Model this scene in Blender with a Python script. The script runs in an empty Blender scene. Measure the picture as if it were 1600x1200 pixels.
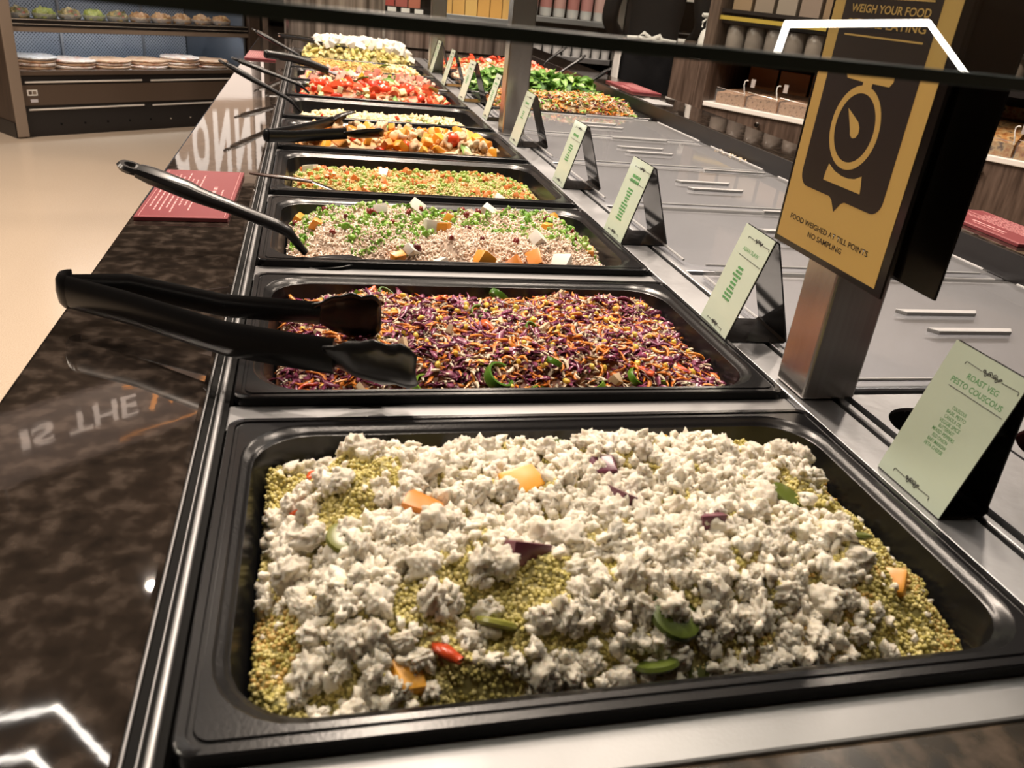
import bpy, bmesh, math, random
import numpy as np
from mathutils import Vector, Matrix, noise as mn
random.seed(7); RNG = np.random.RandomState(11)
sc = bpy.context.scene
PI = math.pi

# ------------------------------------------------------------------ camera, world, exposure
cam_d = bpy.data.cameras.new('camera'); cam = bpy.data.objects.new('camera', cam_d)
sc.collection.objects.link(cam); sc.camera = cam
RM = ((0.9707, -0.2177, 0.1011), (-0.0078, -0.4507, -0.8926), (0.2400, 0.8657, -0.4392))
FPX = 1257.7; CAMC = (0.0666, -0.2782, 0.3350)
cam_d.sensor_fit = 'HORIZONTAL'; cam_d.sensor_width = 36.0
cam_d.lens = FPX * 36.0 / 1600.0
_x = Vector(RM[0]); _y = -Vector(RM[1]); _z = -Vector(RM[2])
cam.matrix_world = Matrix(((_x[0], _y[0], _z[0], CAMC[0]), (_x[1], _y[1], _z[1], CAMC[1]), (_x[2], _y[2], _z[2], CAMC[2]), (0, 0, 0, 1)))
cam_d.clip_start = 0.02; cam_d.clip_end = 60
cam_d.dof.use_dof = True; cam_d.dof.focus_distance = 1.15; cam_d.dof.aperture_fstop = cam_d.lens / 2.2

sc.view_settings.view_transform = 'Standard'; sc.view_settings.look = 'None'
sc.view_settings.gamma = 1.0; sc.view_settings.use_curve_mapping = False
sc.view_settings.exposure = 0.12
sc.cycles.max_bounces = 6; sc.cycles.transparent_max_bounces = 12
sc.cycles.caustics_reflective = False; sc.cycles.caustics_refractive = False
sc.cycles.sample_clamp_indirect = 4.0
w = bpy.data.worlds.new('store'); sc.world = w; w.use_nodes = True
w.node_tree.nodes['Background'].inputs[0].default_value = (1.0, 0.84, 0.70, 1)
w.node_tree.nodes['Background'].inputs[1].default_value = 0.04

CEIL = 2.45; FLOOR = -0.9
def lamp(name, loc, energy, size, col=(1, .84, .69), rot=(0, 0, 0), sy=None, spread=PI):
    l = bpy.data.lights.new(name, 'AREA'); l.energy = energy; l.color = col; l.spread = spread
    if sy: l.shape = 'RECTANGLE'; l.size = size; l.size_y = sy
    else: l.shape = 'DISK'; l.size = size
    o = bpy.data.objects.new(name, l); o.location = loc; o.rotation_euler = rot; sc.collection.objects.link(o); return o
for i, (x, y, e) in enumerate(((.35, 1.65, 40), (.35, 2.3, 40), (.40, 3.3, 36), (.95, 1.2, 22), (1.0, 2.6, 26), (.34, .30, 12))):  # the last lamp is added to brighten the nearest tray
    lamp('overhead_light', (x, y, CEIL - .02), e, .16)
for i, (x, y, e) in enumerate(((-2.2, .6, 40), (-2.4, 3.6, 50), (-3.0, 2.0, 40), (-.70, 3.05, 2.5), (2.3, 2.2, 30), (1.2, 4.6, 26), (2.6, 3.9, 20), (-2.6, 4.6, 30))):
    lamp('overhead_light', (x, y, CEIL - .02), e, .05 if e < 5 else .16)

# ------------------------------------------------------------------ helpers
def link(o, parent=None):
    sc.collection.objects.link(o)
    if parent: o.parent = parent
    return o
def tag(o, label=None, cat=None, group=None, kind=None):
    if label: o['label'] = label
    if cat: o['category'] = cat
    if group: o['group'] = group
    if kind: o['kind'] = kind
    return o
def thing(name, label, cat, loc=(0, 0, 0), group=None, rz=0):
    o = bpy.data.objects.new(name, None); link(o); o.location = loc; o.rotation_euler = (0, 0, rz); o.empty_display_size = .02
    return tag(o, label, cat, group)
class MB:
    def __init__(s): s.v = []; s.f = []
    def add(s, v, f):
        n = len(s.v); s.v += [tuple(p) for p in v]; s.f += [tuple(i + n for i in q) for q in f]; return s
    def box(s, x0, x1, y0, y1, z0, z1, m=None):
        v = [(x, y, z) for z in (z0, z1) for y in (y0, y1) for x in (x0, x1)]
        if m is not None: v = [tuple(m @ Vector(p)) for p in v]
        return s.add(v, [(0, 2, 3, 1), (4, 5, 7, 6), (0, 1, 5, 4), (2, 6, 7, 3), (0, 4, 6, 2), (1, 3, 7, 5)])
    def tube(s, pts, r, n=8, flat=1.0, up=(0, 0, 1)):
        pts = [Vector(p) for p in pts]; rs = r if isinstance(r, (list, tuple)) else [r] * len(pts)
        fl = flat if isinstance(flat, (list, tuple)) else [flat] * len(pts)
        base = len(s.v); L = len(pts)
        for i, p in enumerate(pts):
            d = (pts[min(i + 1, L - 1)] - pts[max(i - 1, 0)]).normalized()
            a = Vector(up); b = d.cross(a)
            if b.length < 1e-4: b = d.cross(Vector((1, 0, 0)))
            b.normalize(); a = b.cross(d).normalized()
            for k in range(n):
                t = 2 * PI * k / n
                s.v.append(tuple(p + b * (rs[i] * math.cos(t)) + a * (rs[i] * fl[i] * math.sin(t))))
        for i in range(L - 1):
            for k in range(n):
                a0 = base + i * n + k; a1 = base + i * n + (k + 1) % n
                s.f.append((a0, a1, a1 + n, a0 + n))
        s.f.append(tuple(base + k for k in range(n))[::-1]); s.f.append(tuple(base + (L - 1) * n + k for k in range(n)))
        return s
    def lathe(s, prof, n=24, c=(0, 0, 0), cap=True):
        base = len(s.v)
        for r, z in prof:
            for k in range(n):
                t = 2 * PI * k / n; s.v.append((c[0] + r * math.cos(t), c[1] + r * math.sin(t), c[2] + z))
        for i in range(len(prof) - 1):
            for k in range(n):
                a0 = base + i * n + k; a1 = base + i * n + (k + 1) % n
                s.f.append((a0, a1, a1 + n, a0 + n))
        if cap:
            s.f.append(tuple(base + k for k in range(n))[::-1]); s.f.append(tuple(base + (len(prof) - 1) * n + k for k in range(n)))
        return s
    def prism(s, poly, z0, z1, m=None):
        n = len(poly); v = [(x, y, z0) for x, y in poly] + [(x, y, z1) for x, y in poly]
        if m is not None: v = [tuple(m @ Vector(p)) for p in v]
        return s.add(v, [tuple(range(n))[::-1], tuple(range(n, 2 * n))] + [(i, (i + 1) % n, n + (i + 1) % n, n + i) for i in range(n)])
    def mesh(s, name, mat, smooth=False):
        me = bpy.data.meshes.new(name); me.from_pydata(s.v, [], s.f)
        bm = bmesh.new(); bm.from_mesh(me); bmesh.ops.recalc_face_normals(bm, faces=bm.faces); bm.to_mesh(me); bm.free()
        if mat: me.materials.append(mat)
        if smooth: me.polygons.foreach_set('use_smooth', [True] * len(me.polygons)); (smooth == 2 or me.set_sharp_from_angle(angle=math.radians(38)))
        return me
    def build(s, name, mat, parent=None, smooth=False, bevel=0, loc=None, seg=2, angle=40):
        o = bpy.data.objects.new(name, s.mesh(name, mat, smooth)); link(o, parent)
        if loc: o.location = loc
        if bevel:
            b = o.modifiers.new('bevel', 'BEVEL'); b.width = bevel; b.segments = seg; b.limit_method = 'ANGLE'; b.angle_limit = math.radians(angle)
        return o
def box(name, mat, b, parent=None, bevel=0, m=None):
    return MB().box(*b, m=m).build(name, mat, parent, bevel=bevel)
def struct(name, mat, b, m=None):
    o = box(name, mat, b, m=m); o['kind'] = 'structure'; return o

# fast joined meshes: many transformed copies of one small template as a single "stuff" mesh
def np_mesh(name, V, F, mats, smooth=True, midx=None):
    me = bpy.data.meshes.new(name); n = F.shape[1]
    me.vertices.add(len(V)); me.vertices.foreach_set('co', V.astype(np.float32).ravel())
    me.loops.add(F.size); me.loops.foreach_set('vertex_index', F.astype(np.int32).ravel())
    me.polygons.add(len(F)); me.polygons.foreach_set('loop_start', np.arange(0, F.size, n, dtype=np.int32))
    me.polygons.foreach_set('loop_total', np.full(len(F), n, dtype=np.int32))
    if smooth: me.polygons.foreach_set('use_smooth', np.ones(len(F), dtype=bool))
    for m in mats: me.materials.append(m)
    if midx is not None: me.polygons.foreach_set('material_index', midx.astype(np.int32))
    me.update(calc_edges=True); me.validate(); return me
def rand_rot(n, tilt=PI):
    a = RNG.uniform(0, 2 * PI, n); b = RNG.uniform(-tilt, tilt, n); c = RNG.uniform(-tilt, tilt, n)
    Z = np.zeros(n); O = np.ones(n)
    Rz = np.stack([np.cos(a), -np.sin(a), Z, np.sin(a), np.cos(a), Z, Z, Z, O], 1).reshape(n, 3, 3)
    Rx = np.stack([O, Z, Z, Z, np.cos(b), -np.sin(b), Z, np.sin(b), np.cos(b)], 1).reshape(n, 3, 3)
    Ry = np.stack([np.cos(c), Z, np.sin(c), Z, O, Z, -np.sin(c), Z, np.cos(c)], 1).reshape(n, 3, 3)
    return Rx @ Ry @ Rz if tilt >= 3 else Rz @ Rx @ Ry
def many(tv, tf, P, S, R):
    tv = np.asarray(tv, float); tf = np.asarray(tf, int); n = len(P)
    S = np.asarray(S, float)[:n]; R = R[:n]; S = S[:, None, None] if S.ndim == 1 else S[:, None, :]
    V = np.einsum('nij,nkj->nki', R, tv[None] * S) + P[:, None, :]
    F = tf[None] + (np.arange(n) * len(tv))[:, None, None]
    return V.reshape(-1, 3), F.reshape(-1, tf.shape[1])
def ico(sub):
    bm = bmesh.new(); bmesh.ops.create_icosphere(bm, subdivisions=sub, radius=1.0)
    v = np.array([x.co[:] for x in bm.verts]); f = np.array([[q.index for q in p.verts] for p in bm.faces]); bm.free(); return v, f
ICO1, ICO2, ICO3 = ico(1), ico(2), ico(3)
def noise2(x, y, seed=0):
    def vn(x, y, s):
        xi = np.floor(x).astype(int); yi = np.floor(y).astype(int); fx = x - xi; fy = y - yi
        fx = fx * fx * (3 - 2 * fx); fy = fy * fy * (3 - 2 * fy)
        def h(a, b):
            q = np.sin(a * 127.1 + b * 311.7 + s * 74.7) * 43758.5453; return q - np.floor(q)
        return (h(xi, yi) * (1 - fx) + h(xi + 1, yi) * fx) * (1 - fy) + (h(xi, yi + 1) * (1 - fx) + h(xi + 1, yi + 1) * fx) * fy
    return vn(x, y, seed) + .5 * vn(2.1 * x, 2.1 * y, seed + 3) + .25 * vn(4.3 * x, 4.3 * y, seed + 5) - .875

# ------------------------------------------------------------------ materials
def nt(name):
    m = bpy.data.materials.new(name); m.use_nodes = True; t = m.node_tree; return m, t, t.nodes['Principled BSDF']
def mat(name, col, rough=.5, metal=0, spec=None, emit=0, ecol=None, bump=0, bscale=200, var=None, vscale=30, vary='noise', sss=0, coat=0, aniso=None, ior=None, rough2=None):
    m, t, p = nt(name)
    c1 = (*col, 1); p.inputs['Base Color'].default_value = c1; p.inputs['Roughness'].default_value = rough
    p.inputs['Metallic'].default_value = metal
    if spec is not None: p.inputs['Specular IOR Level'].default_value = spec
    if ior: p.inputs['IOR'].default_value = ior
    if coat: p.inputs['Coat Weight'].default_value = coat; p.inputs['Coat Roughness'].default_value = .08
    if sss: p.inputs['Subsurface Weight'].default_value = sss; p.inputs['Subsurface Radius'].default_value = (.004, .003, .002); p.inputs['Subsurface Scale'].default_value = 1.0
    if emit: p.inputs['Emission Strength'].default_value = emit; p.inputs['Emission Color'].default_value = (*(ecol or col), 1)
    tc = t.nodes.new('ShaderNodeTexCoord')
    if var:
        r = t.nodes.new('ShaderNodeValToRGB'); cols = [col] + list(var)
        while len(r.color_ramp.elements) < len(cols): r.color_ramp.elements.new(.5)
        for i, c in enumerate(cols):
            if vary == 'noise': r.color_ramp.elements[i].position = .32 + .36 * i / (len(cols) - 1)
            else: r.color_ramp.elements[i].position = i / (len(cols) - 1)
            r.color_ramp.elements[i].color = (*c, 1)
        if vary == 'noise':
            nn = t.nodes.new('ShaderNodeTexNoise'); nn.inputs['Scale'].default_value = vscale; nn.inputs['Detail'].default_value = 5
            t.links.new(tc.outputs['Object'], nn.inputs['Vector']); t.links.new(nn.outputs['Fac'], r.inputs[0])
        elif vary == 'island':
            g = t.nodes.new('ShaderNodeNewGeometry'); t.links.new(g.outputs['Random Per Island'], r.inputs[0])
        else:
            g = t.nodes.new('ShaderNodeObjectInfo'); t.links.new(g.outputs['Random'], r.inputs[0])
        t.links.new(r.outputs[0], p.inputs['Base Color'])
    if bump:
        nb = t.nodes.new('ShaderNodeTexNoise'); nb.inputs['Scale'].default_value = bscale; nb.inputs['Detail'].default_value = 3
        bp = t.nodes.new('ShaderNodeBump'); bp.inputs['Strength'].default_value = bump; bp.inputs['Distance'].default_value = .002
        t.links.new(tc.outputs['Object'], nb.inputs['Vector']); t.links.new(nb.outputs['Fac'], bp.inputs['Height']); t.links.new(bp.outputs[0], p.inputs['Normal'])
    if rough2:
        nr = t.nodes.new('ShaderNodeTexNoise'); nr.inputs['Scale'].default_value = 9; nr.inputs['Detail'].default_value = 6
        mr = t.nodes.new('ShaderNodeMapRange'); mr.inputs['From Min'].default_value = .35; mr.inputs['From Max'].default_value = .65
        mr.inputs['To Min'].default_value = rough; mr.inputs['To Max'].default_value = rough2
        t.links.new(tc.outputs['Object'], nr.inputs['Vector']); t.links.new(nr.outputs['Fac'], mr.inputs['Value']); t.links.new(mr.outputs[0], p.inputs['Roughness'])
    return m
def streak(name, c1, c2, rough=.5, scale=(1, 1, 20), metal=0, nscale=4, rot=0):
    m, t, p = nt(name); p.inputs['Roughness'].default_value = rough; p.inputs['Metallic'].default_value = metal
    tc = t.nodes.new('ShaderNodeTexCoord'); mp = t.nodes.new('ShaderNodeMapping'); mp.inputs['Scale'].default_value = scale
    n = t.nodes.new('ShaderNodeTexNoise'); n.inputs['Scale'].default_value = nscale; n.inputs['Detail'].default_value = 7
    r = t.nodes.new('ShaderNodeValToRGB'); r.color_ramp.elements[0].position = .35; r.color_ramp.elements[1].position = .65
    r.color_ramp.elements[0].color = (*c1, 1); r.color_ramp.elements[1].color = (*c2, 1)
    t.links.new(tc.outputs['Object'], mp.inputs[0]); t.links.new(mp.outputs[0], n.inputs['Vector']); t.links.new(n.outputs['Fac'], r.inputs[0]); t.links.new(r.outputs[0], p.inputs['Base Color'])
    return m
def glass(name, tint=(1, 1, 1), rough=.02, alpha=None, refl=1.5):
    # thin clear sheet: a transparent body under a fresnel reflection
    m = bpy.data.materials.new(name); m.use_nodes = True; t = m.node_tree; t.nodes.clear()
    o = t.nodes.new('ShaderNodeOutputMaterial'); tr = t.nodes.new('ShaderNodeBsdfTransparent'); tr.inputs[0].default_value = (*tint, 1)
    g = t.nodes.new('ShaderNodeBsdfGlossy'); g.inputs['Roughness'].default_value = rough; g.inputs[0].default_value = (1, 1, 1, 1)
    fr = t.nodes.new('ShaderNodeFresnel'); fr.inputs[0].default_value = refl
    mx = t.nodes.new('ShaderNodeMixShader'); ge = t.nodes.new('ShaderNodeNewGeometry'); iv = t.nodes.new('ShaderNodeMath'); iv.operation = 'SUBTRACT'; iv.inputs[0].default_value = 1; t.links.new(ge.outputs['Backfacing'], iv.inputs[1])
    ml = t.nodes.new('ShaderNodeMath'); ml.operation = 'MULTIPLY'; t.links.new(fr.outputs[0], ml.inputs[0]); t.links.new(iv.outputs[0], ml.inputs[1]); t.links.new(ml.outputs[0], mx.inputs[0]); t.links.new(tr.outputs[0], mx.inputs[1]); t.links.new(g.outputs[0], mx.inputs[2]); last = mx
    if alpha:
        d = t.nodes.new('ShaderNodeBsdfDiffuse'); d.inputs[0].default_value = (.8, .8, .8, 1); m2 = t.nodes.new('ShaderNodeMixShader'); m2.inputs[0].default_value = alpha
        t.links.new(mx.outputs[0], m2.inputs[1]); t.links.new(d.outputs[0], m2.inputs[2]); last = m2
    t.links.new(last.outputs[0], o.inputs[0]); return m

M = {}
M['granite'] = mat('polished_granite', (.010, .008, .007), .022, var=[(.020, .015, .012), (.055, .042, .034)], vscale=55, rough2=.04, ior=1.75, bump=.025, bscale=24)
M['granite_face'] = mat('granite_face', (.012, .010, .007), .25, var=[(.03, .022, .014), (.07, .05, .035)], vscale=60)
M['tray'] = mat('black_polycarbonate', (.008, .008, .009), .24, bump=.05, bscale=400, spec=.38)
M['black'] = mat('black_plastic', (.008, .008, .009), .28)
M['acrylic'] = mat('black_acrylic', (.01, .01, .011), .1, var=[(.03, .03, .032)], vscale=60)
M['rubber'] = mat('black_rubber', (.004, .004, .004), .7, spec=.15)
M['steel'] = mat('brushed_steel', (.40, .405, .42), .40, metal=1, bump=.15, bscale=90, rough2=.48)
M['bar'] = mat('brushed_bar', (.28, .28, .285), .46, metal=1, bump=.05, bscale=500, rough2=.56)
M['ceil'] = mat('ceiling_paint', (.20, .175, .15), .8)
M['steel_post'] = streak('post_steel', (.50, .47, .44), (.56, .54, .51), .27, (60, 60, 1), 1)
M['chrome'] = mat('chrome', (.75, .74, .72), .12, metal=1)
M['steel_lid'] = mat('steel_under_lid', (.40, .41, .435), .42, metal=1, bump=.2, bscale=60)
M['well'] = mat('dark_well', (.02, .02, .02), .5)
M['dark'] = mat('dark_cabinet', (.012, .010, .010), .35)
M['darkwall'] = mat('dark_wall', (.035, .028, .024), .7, var=[(.05, .04, .034)], vscale=3)
M['floor'] = mat('speckled_terrazzo', (.46, .365, .28), .22, var=[(.54, .44, .34), (.58, .48, .38)], vscale=260)
M['beige'] = mat('beige_panel', (.20, .155, .12), .4)
M['brown'] = mat('brown_panel', (.075, .050, .035), .45)
M['wood'] = streak('grey_brown_wood', (.055, .036, .027), (.13, .09, .07), .35, (14, 14, 1.2))
M['woodL'] = streak('brown_wood_end', (.05, .033, .024), (.075, .05, .036), .5, (8, 8, 1))
M['white'] = mat('white_plastic', (.75, .73, .70), .4)
M['shelfw'] = mat('white_shelf_edge', (.8, .76, .72), .4)
M['red'] = mat('red_booklet', (.22, .048, .056), .3)
M['redink'] = mat('pale_red_ink', (.62, .32, .32), .4)
M['gold'] = mat('gold_print', (.58, .39, .12), .38)
M['signdark'] = mat('dark_brown_print', (.022, .015, .014), .35)
M['signedge'] = mat('dark_sign_edge', (.012, .009, .008), .15)
M['ink'] = mat('black_ink', (.02, .02, .018), .5)
M['green'] = mat('green_ink', (.10, .33, .11), .5)
M['card'] = mat('pale_green_card', (.60, .70, .58), .4, coat=.3)
M['led'] = mat('led_strip', (1, .96, .9), .5, emit=14, ecol=(1, .93, .84))
M['glass'] = glass('sneeze_guard_glass', (.93, .96, .95), .004, refl=1.5)
M['glassedge'] = mat('dark_green_glass_edge', (.003, .012, .010), .3, spec=.2)
M['lid'] = glass('clear_lid', (.93, .93, .94), .05, alpha=.05, refl=1.45)
M['lidedge'] = mat('clear_lid_edge', (.50, .50, .51), .15)
M['film'] = glass('clear_film', (.92, .93, .93), .06, alpha=.06)
# ------------------------------------------------------------------ the room
struct('floor', M['floor'], (-6, 6, -3, 12, FLOOR - .1, FLOOR))
struct('ceiling', M['ceil'], (-6, 6, -3, 12, CEIL, CEIL + .1))
struct('wall_left', M['darkwall'], (-6.1, -6, -3, 12, FLOOR, CEIL))
struct('wall_right', M['darkwall'], (6, 6.1, -3, 12, FLOOR, CEIL))
struct('wall_back', M['darkwall'], (-6, 6, 12, 12.1, FLOOR, CEIL))
struct('wall_front', M['darkwall'], (-6, 6, -3.1, -3, FLOOR, CEIL))

# ------------------------------------------------------------------ the serving island
PY = [0, .361, .733, 1.098, 1.474, 1.860, 2.235, 2.605, 2.975, 3.345]
TL, TW = .53, .325
island = thing('salad_bar', 'long salad bar island with dark polished granite ledge and steel serving wells', 'counter')
GX0 = -.177; GE = 4.95
MB().box(GX0, -.0215, -.06, GE, -.04, 0).build('granite_ledge', M['granite'], island, bevel=.004)
MB().box(-.0215, 1.36, -.16, -.0285, -.04, -.0105).build('granite_ledge', M['granite_face'], island, bevel=.003)
MB().box(1.175, 1.345, -.16, GE, -.02, .035).build('granite_ledge', M['granite'], island, bevel=.004)
MB().box(1.168, 1.175, -.02, 4.3, -.02, .034).build('side_upstand', M['dark'], island)
MB().box(-.0215, 1.168, 3.80, GE, -.04, -.006).build('granite_ledge', M['granite'], island, bevel=.003)
box('cabinet_body', M['dark'], (-.12, 1.29, -.08, 4.9, FLOOR, -.21), island)
box('kickplate', M['rubber'], (-.10, 1.27, -.06, 4.88, FLOOR, FLOOR + .1), island)
box('apron_panel', M['woodL'], (-.125, -.1175, -.08, 4.9, -.21, -.045), island)
box('apron_panel', M['woodL'], (1.29, 1.298, -.08, 4.9, -.21, -.045), island)
box('well_floor', M['well'], (-.11, 1.28, -.07, 4.85, -.205, -.2), island)
# edge channel between granite and trays
box('edge_channel', M['rubber'], (-.0213, -.0035, -.028, 3.79, -.03, -.009), island)
MB().tube([(-.0207, -.028, -.0015), (-.0207, 3.79, -.0015)], .0008, 6).build('edge_bead', M['bar'], island, True)
MB().tube([(-.0095, -.028, -.006), (-.0095, 3.79, -.006)], .0026, 10).build('edge_rail', M['bar'], island, True)
MB().tube([(-.0150, -.028, -.0072), (-.0150, 3.79, -.0075)], .0007, 6).build('edge_bead', M['bar'], island, True)
# cross bars
ys = [(-.0285, .003)] + [(PY[i] + TW - .003, PY[i + 1] + .003) for i in range(9)] + [(PY[9] + TW - .003, 3.79)]
for a, b in ys: MB().box(-.0035, .5335, a, b, -.022, -.0095).build('cross_bar', M['bar'], island, bevel=.002)
MB().box(.5335, .5765, -.0285, 3.79, -.03, -.004).build('centre_strip', M['steel'], island, bevel=.0015)
box('centre_gap', M['rubber'], (.5766, .5835, -.0285, 3.79, -.03, -.012), island)
MB().box(.5837, .592, -.0285, 3.79, -.03, -.004).build('centre_strip', M['steel'], island, bevel=.0015)
# posts
for y in (.348, 1.80, 3.25):
    t = thing('post', {.348: 'square brushed steel post beside the yellow sign', 1.80: 'square steel post standing between the small label cards', 3.25: 'far square steel post near the end of the salad bar'}[y], 'post', (0, 0, 0), 'square steel posts on the salad bar')
    MB().box(.5405, .600, y, y + .052, -.0035, .46).build('shaft', M['steel_post'], t, bevel=.003)
    MB().box(.535, .605, y - .005, y + .057, .46, .466).build('cap', M['steel'], t, bevel=.001)
    if y < 1:  # arm that carries the glass
        MB().box(.56, .58, .15, y + .004, .43, .445).build('bracket', M['steel'], t, bevel=.002)
        MB().box(.563, .577, .15, .17, .402, .431).build('bracket', M['steel'], t)

# sneeze guard
GT = math.radians(28)
gm = Matrix.Translation((0, 0.0, 0.3236)) @ Matrix.Rotation(GT, 4, 'X')
sg = thing('sneeze_guard', 'clear sloping glass sneeze guard with a dark green polished edge above the trays', 'glass screen')
MB().box(-.42, .80, .0015, .235, -.0055, 0, m=gm).build('glass_pane', M['glass'], sg)
MB().box(-.42, .80, 0, .0014, -.0055, 0, m=gm).build('polished_edge', M['glassedge'], sg, bevel=.0004)

# ------------------------------------------------------------------ trays
def rloop(x0, x1, y0, y1, r, z, n=7):
    v = []
    for cx, cy, a0 in ((x1 - r, y1 - r, 0), (x0 + r, y1 - r, 90), (x0 + r, y0 + r, 180), (x1 - r, y0 + r, 270)):
        for k in range(n):
            a = math.radians(a0 + 90 * k / (n - 1)); v.append((cx + r * math.cos(a), cy + r * math.sin(a), z))
    return v
def tray_mesh(L, W, depth=.065, name='food_tray', m=None):
    prof = [(.0010, -.0095, .012), (0, -.0085, .012), (0, -.0012, .012), (.0012, 0, .012), (.0055, 0, .010), (.0062, -.0016, .010), (.0085, -.0016, .009),
            (.0092, -.0002, .009), (.0130, 0, .048), (.0150, -.0022, .048), (.0178, -.0030, .047), (.0195, -.0050, .046), (.0215, -.0062, .045), (.029, -depth + .008, .040), (.037, -depth, .034)]
    mb = MB(); N = 28
    for i, (d, z, r) in enumerate(prof): mb.v += rloop(d, L - d, d, W - d, r, z)
    for i in range(len(prof) - 1):
        for k in range(N):
            a = i * N + k; b = i * N + (k + 1) % N; mb.f.append((a, b, b + N, a + N))
    mb.f.append(tuple((len(prof) - 1) * N + k for k in range(N)))
    me = mb.mesh(name, m or M['tray'], True)
    return me
TM = tray_mesh(TL, TW)
FOOD = ['pesto couscous topped with white feta', 'purple and orange cabbage slaw', 'rice, butternut and spring onion salad', 'pea, carrot and rice salad', 'roast butternut and chicken salad',
        'pale potato salad', 'tomato and cucumber wedges', 'pink ham salad', 'yellow noodle salad', 'pasta salad under white cheese cubes']
for i, y in enumerate(PY):
    o = bpy.data.objects.new('food_tray', TM); link(o); o.location = (0, y, 0)
    tag(o, 'black serving tray with ' + FOOD[i], 'tray', 'black trays in the long near row')
    s = o.modifiers.new('solid', 'SOLIDIFY'); s.thickness = .0015; s.offset = -1

def H_of(y0, base, bump, amp, seed, freq=22, W=TW, L=TL, x0=0, lean=0):
    def H(x, y):
        x = np.asarray(x, float) - x0; yy = np.asarray(y, float) - y0
        dx = np.minimum(x - .028, L - .028 - x) / .075; dy = np.minimum(yy - .028, W - .028 - yy) / .07
        e = np.clip(dx, 0, 1) * np.clip(dy, 0, 1); e = e * e * (3 - 2 * e)
        return base + bump * e ** .6 + amp * noise2(x * freq, yy * freq, seed) + lean * (yy / W - .5)
    H.y0 = y0; H.W = W; H.L = L; H.x0 = x0
    return H
def rpts(H, n, m=.031, zoff=0, jz=0, mask=None):
    x = RNG.uniform(H.x0 + m, H.x0 + H.L - m, n * 3); y = RNG.uniform(H.y0 + m, H.y0 + H.W - m, n * 3)
    cr = .03   # rounded corners
    ax = np.minimum(x - H.x0 - m, H.x0 + H.L - m - x); ay = np.minimum(y - H.y0 - m, H.y0 + H.W - m - y)
    ok = ~((ax < cr) & (ay < cr) & ((cr - ax) ** 2 + (cr - ay) ** 2 > cr * cr))
    if mask is not None: ok &= mask(x, y)
    x = x[ok][:n]; y = y[ok][:n]
    z = H(x, y) + zoff + RNG.uniform(-jz, jz, len(x))
    return np.stack([x, y, z], 1)
def mound(H, nx=120, ny=75, m=.030):
    u = np.linspace(H.x0 + m, H.x0 + H.L - m, nx); v = np.linspace(H.y0 + m, H.y0 + H.W - m, ny)
    X, Y = np.meshgrid(u, v); Z = H(X, Y)
    # round the plan corners and close the sides down into the tray
    cx = H.x0 + H.L / 2; cy = H.y0 + H.W / 2; hx = H.L / 2 - m; hy = H.W / 2 - m; r = .03
    qx = np.abs(X - cx) - (hx - r); qy = np.abs(Y - cy) - (hy - r); c = (qx > 0) & (qy > 0); d = np.sqrt(np.maximum(qx, 0) ** 2 + np.maximum(qy, 0) ** 2)
    k = np.where(c & (d > r), r / np.maximum(d, 1e-6), 1)
    X = np.where(c, cx + np.sign(X - cx) * ((hx - r) + qx * k), X); Y = np.where(c, cy + np.sign(Y - cy) * ((hy - r) + qy * k), Y)
    edge = np.zeros_like(Z, bool); edge[0] = edge[-1] = True; edge[:, 0] = edge[:, -1] = True
    Z = np.where(edge, -.045, Z)
    V = np.stack([X.ravel(), Y.ravel(), Z.ravel()], 1)
    i = np.arange(nx * ny).reshape(ny, nx); F = np.stack([i[:-1, :-1].ravel(), i[:-1, 1:].ravel(), i[1:, 1:].ravel(), i[1:, :-1].ravel()], 1)
    return V, F
def stuff(name, H, label, cat, base_mat, parts, group=None, nx=120, ny=75):
    # parts: (template, P, S, R, material); first the mound itself
    V, F = mound(H, nx, ny); F = np.concatenate([F[:, [0, 1, 2]], F[:, [0, 2, 3]]]); mats = [base_mat]; mi = [np.zeros(len(F), int)]
    Vs = [V]; Fs = [F]; off = len(V)
    for k, (T, P, S, R, m) in enumerate(parts):
        v, f = many(T[0], T[1], P, S, R)
        if f.shape[1] == 4: f = np.concatenate([f[:, [0, 1, 2]], f[:, [0, 2, 3]]])
        Vs.append(v); Fs.append(f + off); off += len(v); mats.append(m); mi.append(np.full(len(f), k + 1))
    me = np_mesh(name, np.concatenate(Vs), np.concatenate(Fs), mats, True, np.concatenate(mi))
    o = bpy.data.objects.new(name, me); link(o); tag(o, label, cat, group, 'stuff'); return o
def scatter(name, meshes, P, S, label, cat, group, tilt=PI, extra=None, sink=0):
    out = []
    R = rand_rot(len(P), tilt)
    for i in range(len(P)):
        o = bpy.data.objects.new(name, meshes[i % len(meshes)]); s = S[i]
        mtx = Matrix([list(R[i][k]) + [P[i][k]] for k in range(3)] + [[0, 0, 0, 1]])
        o.matrix_world = mtx @ Matrix.Diagonal((s, s, s, 1)); link(o); tag(o, label, cat, group); out.append(o)
    return out
def U(a, b, n): return RNG.uniform(a, b, n)

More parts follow.
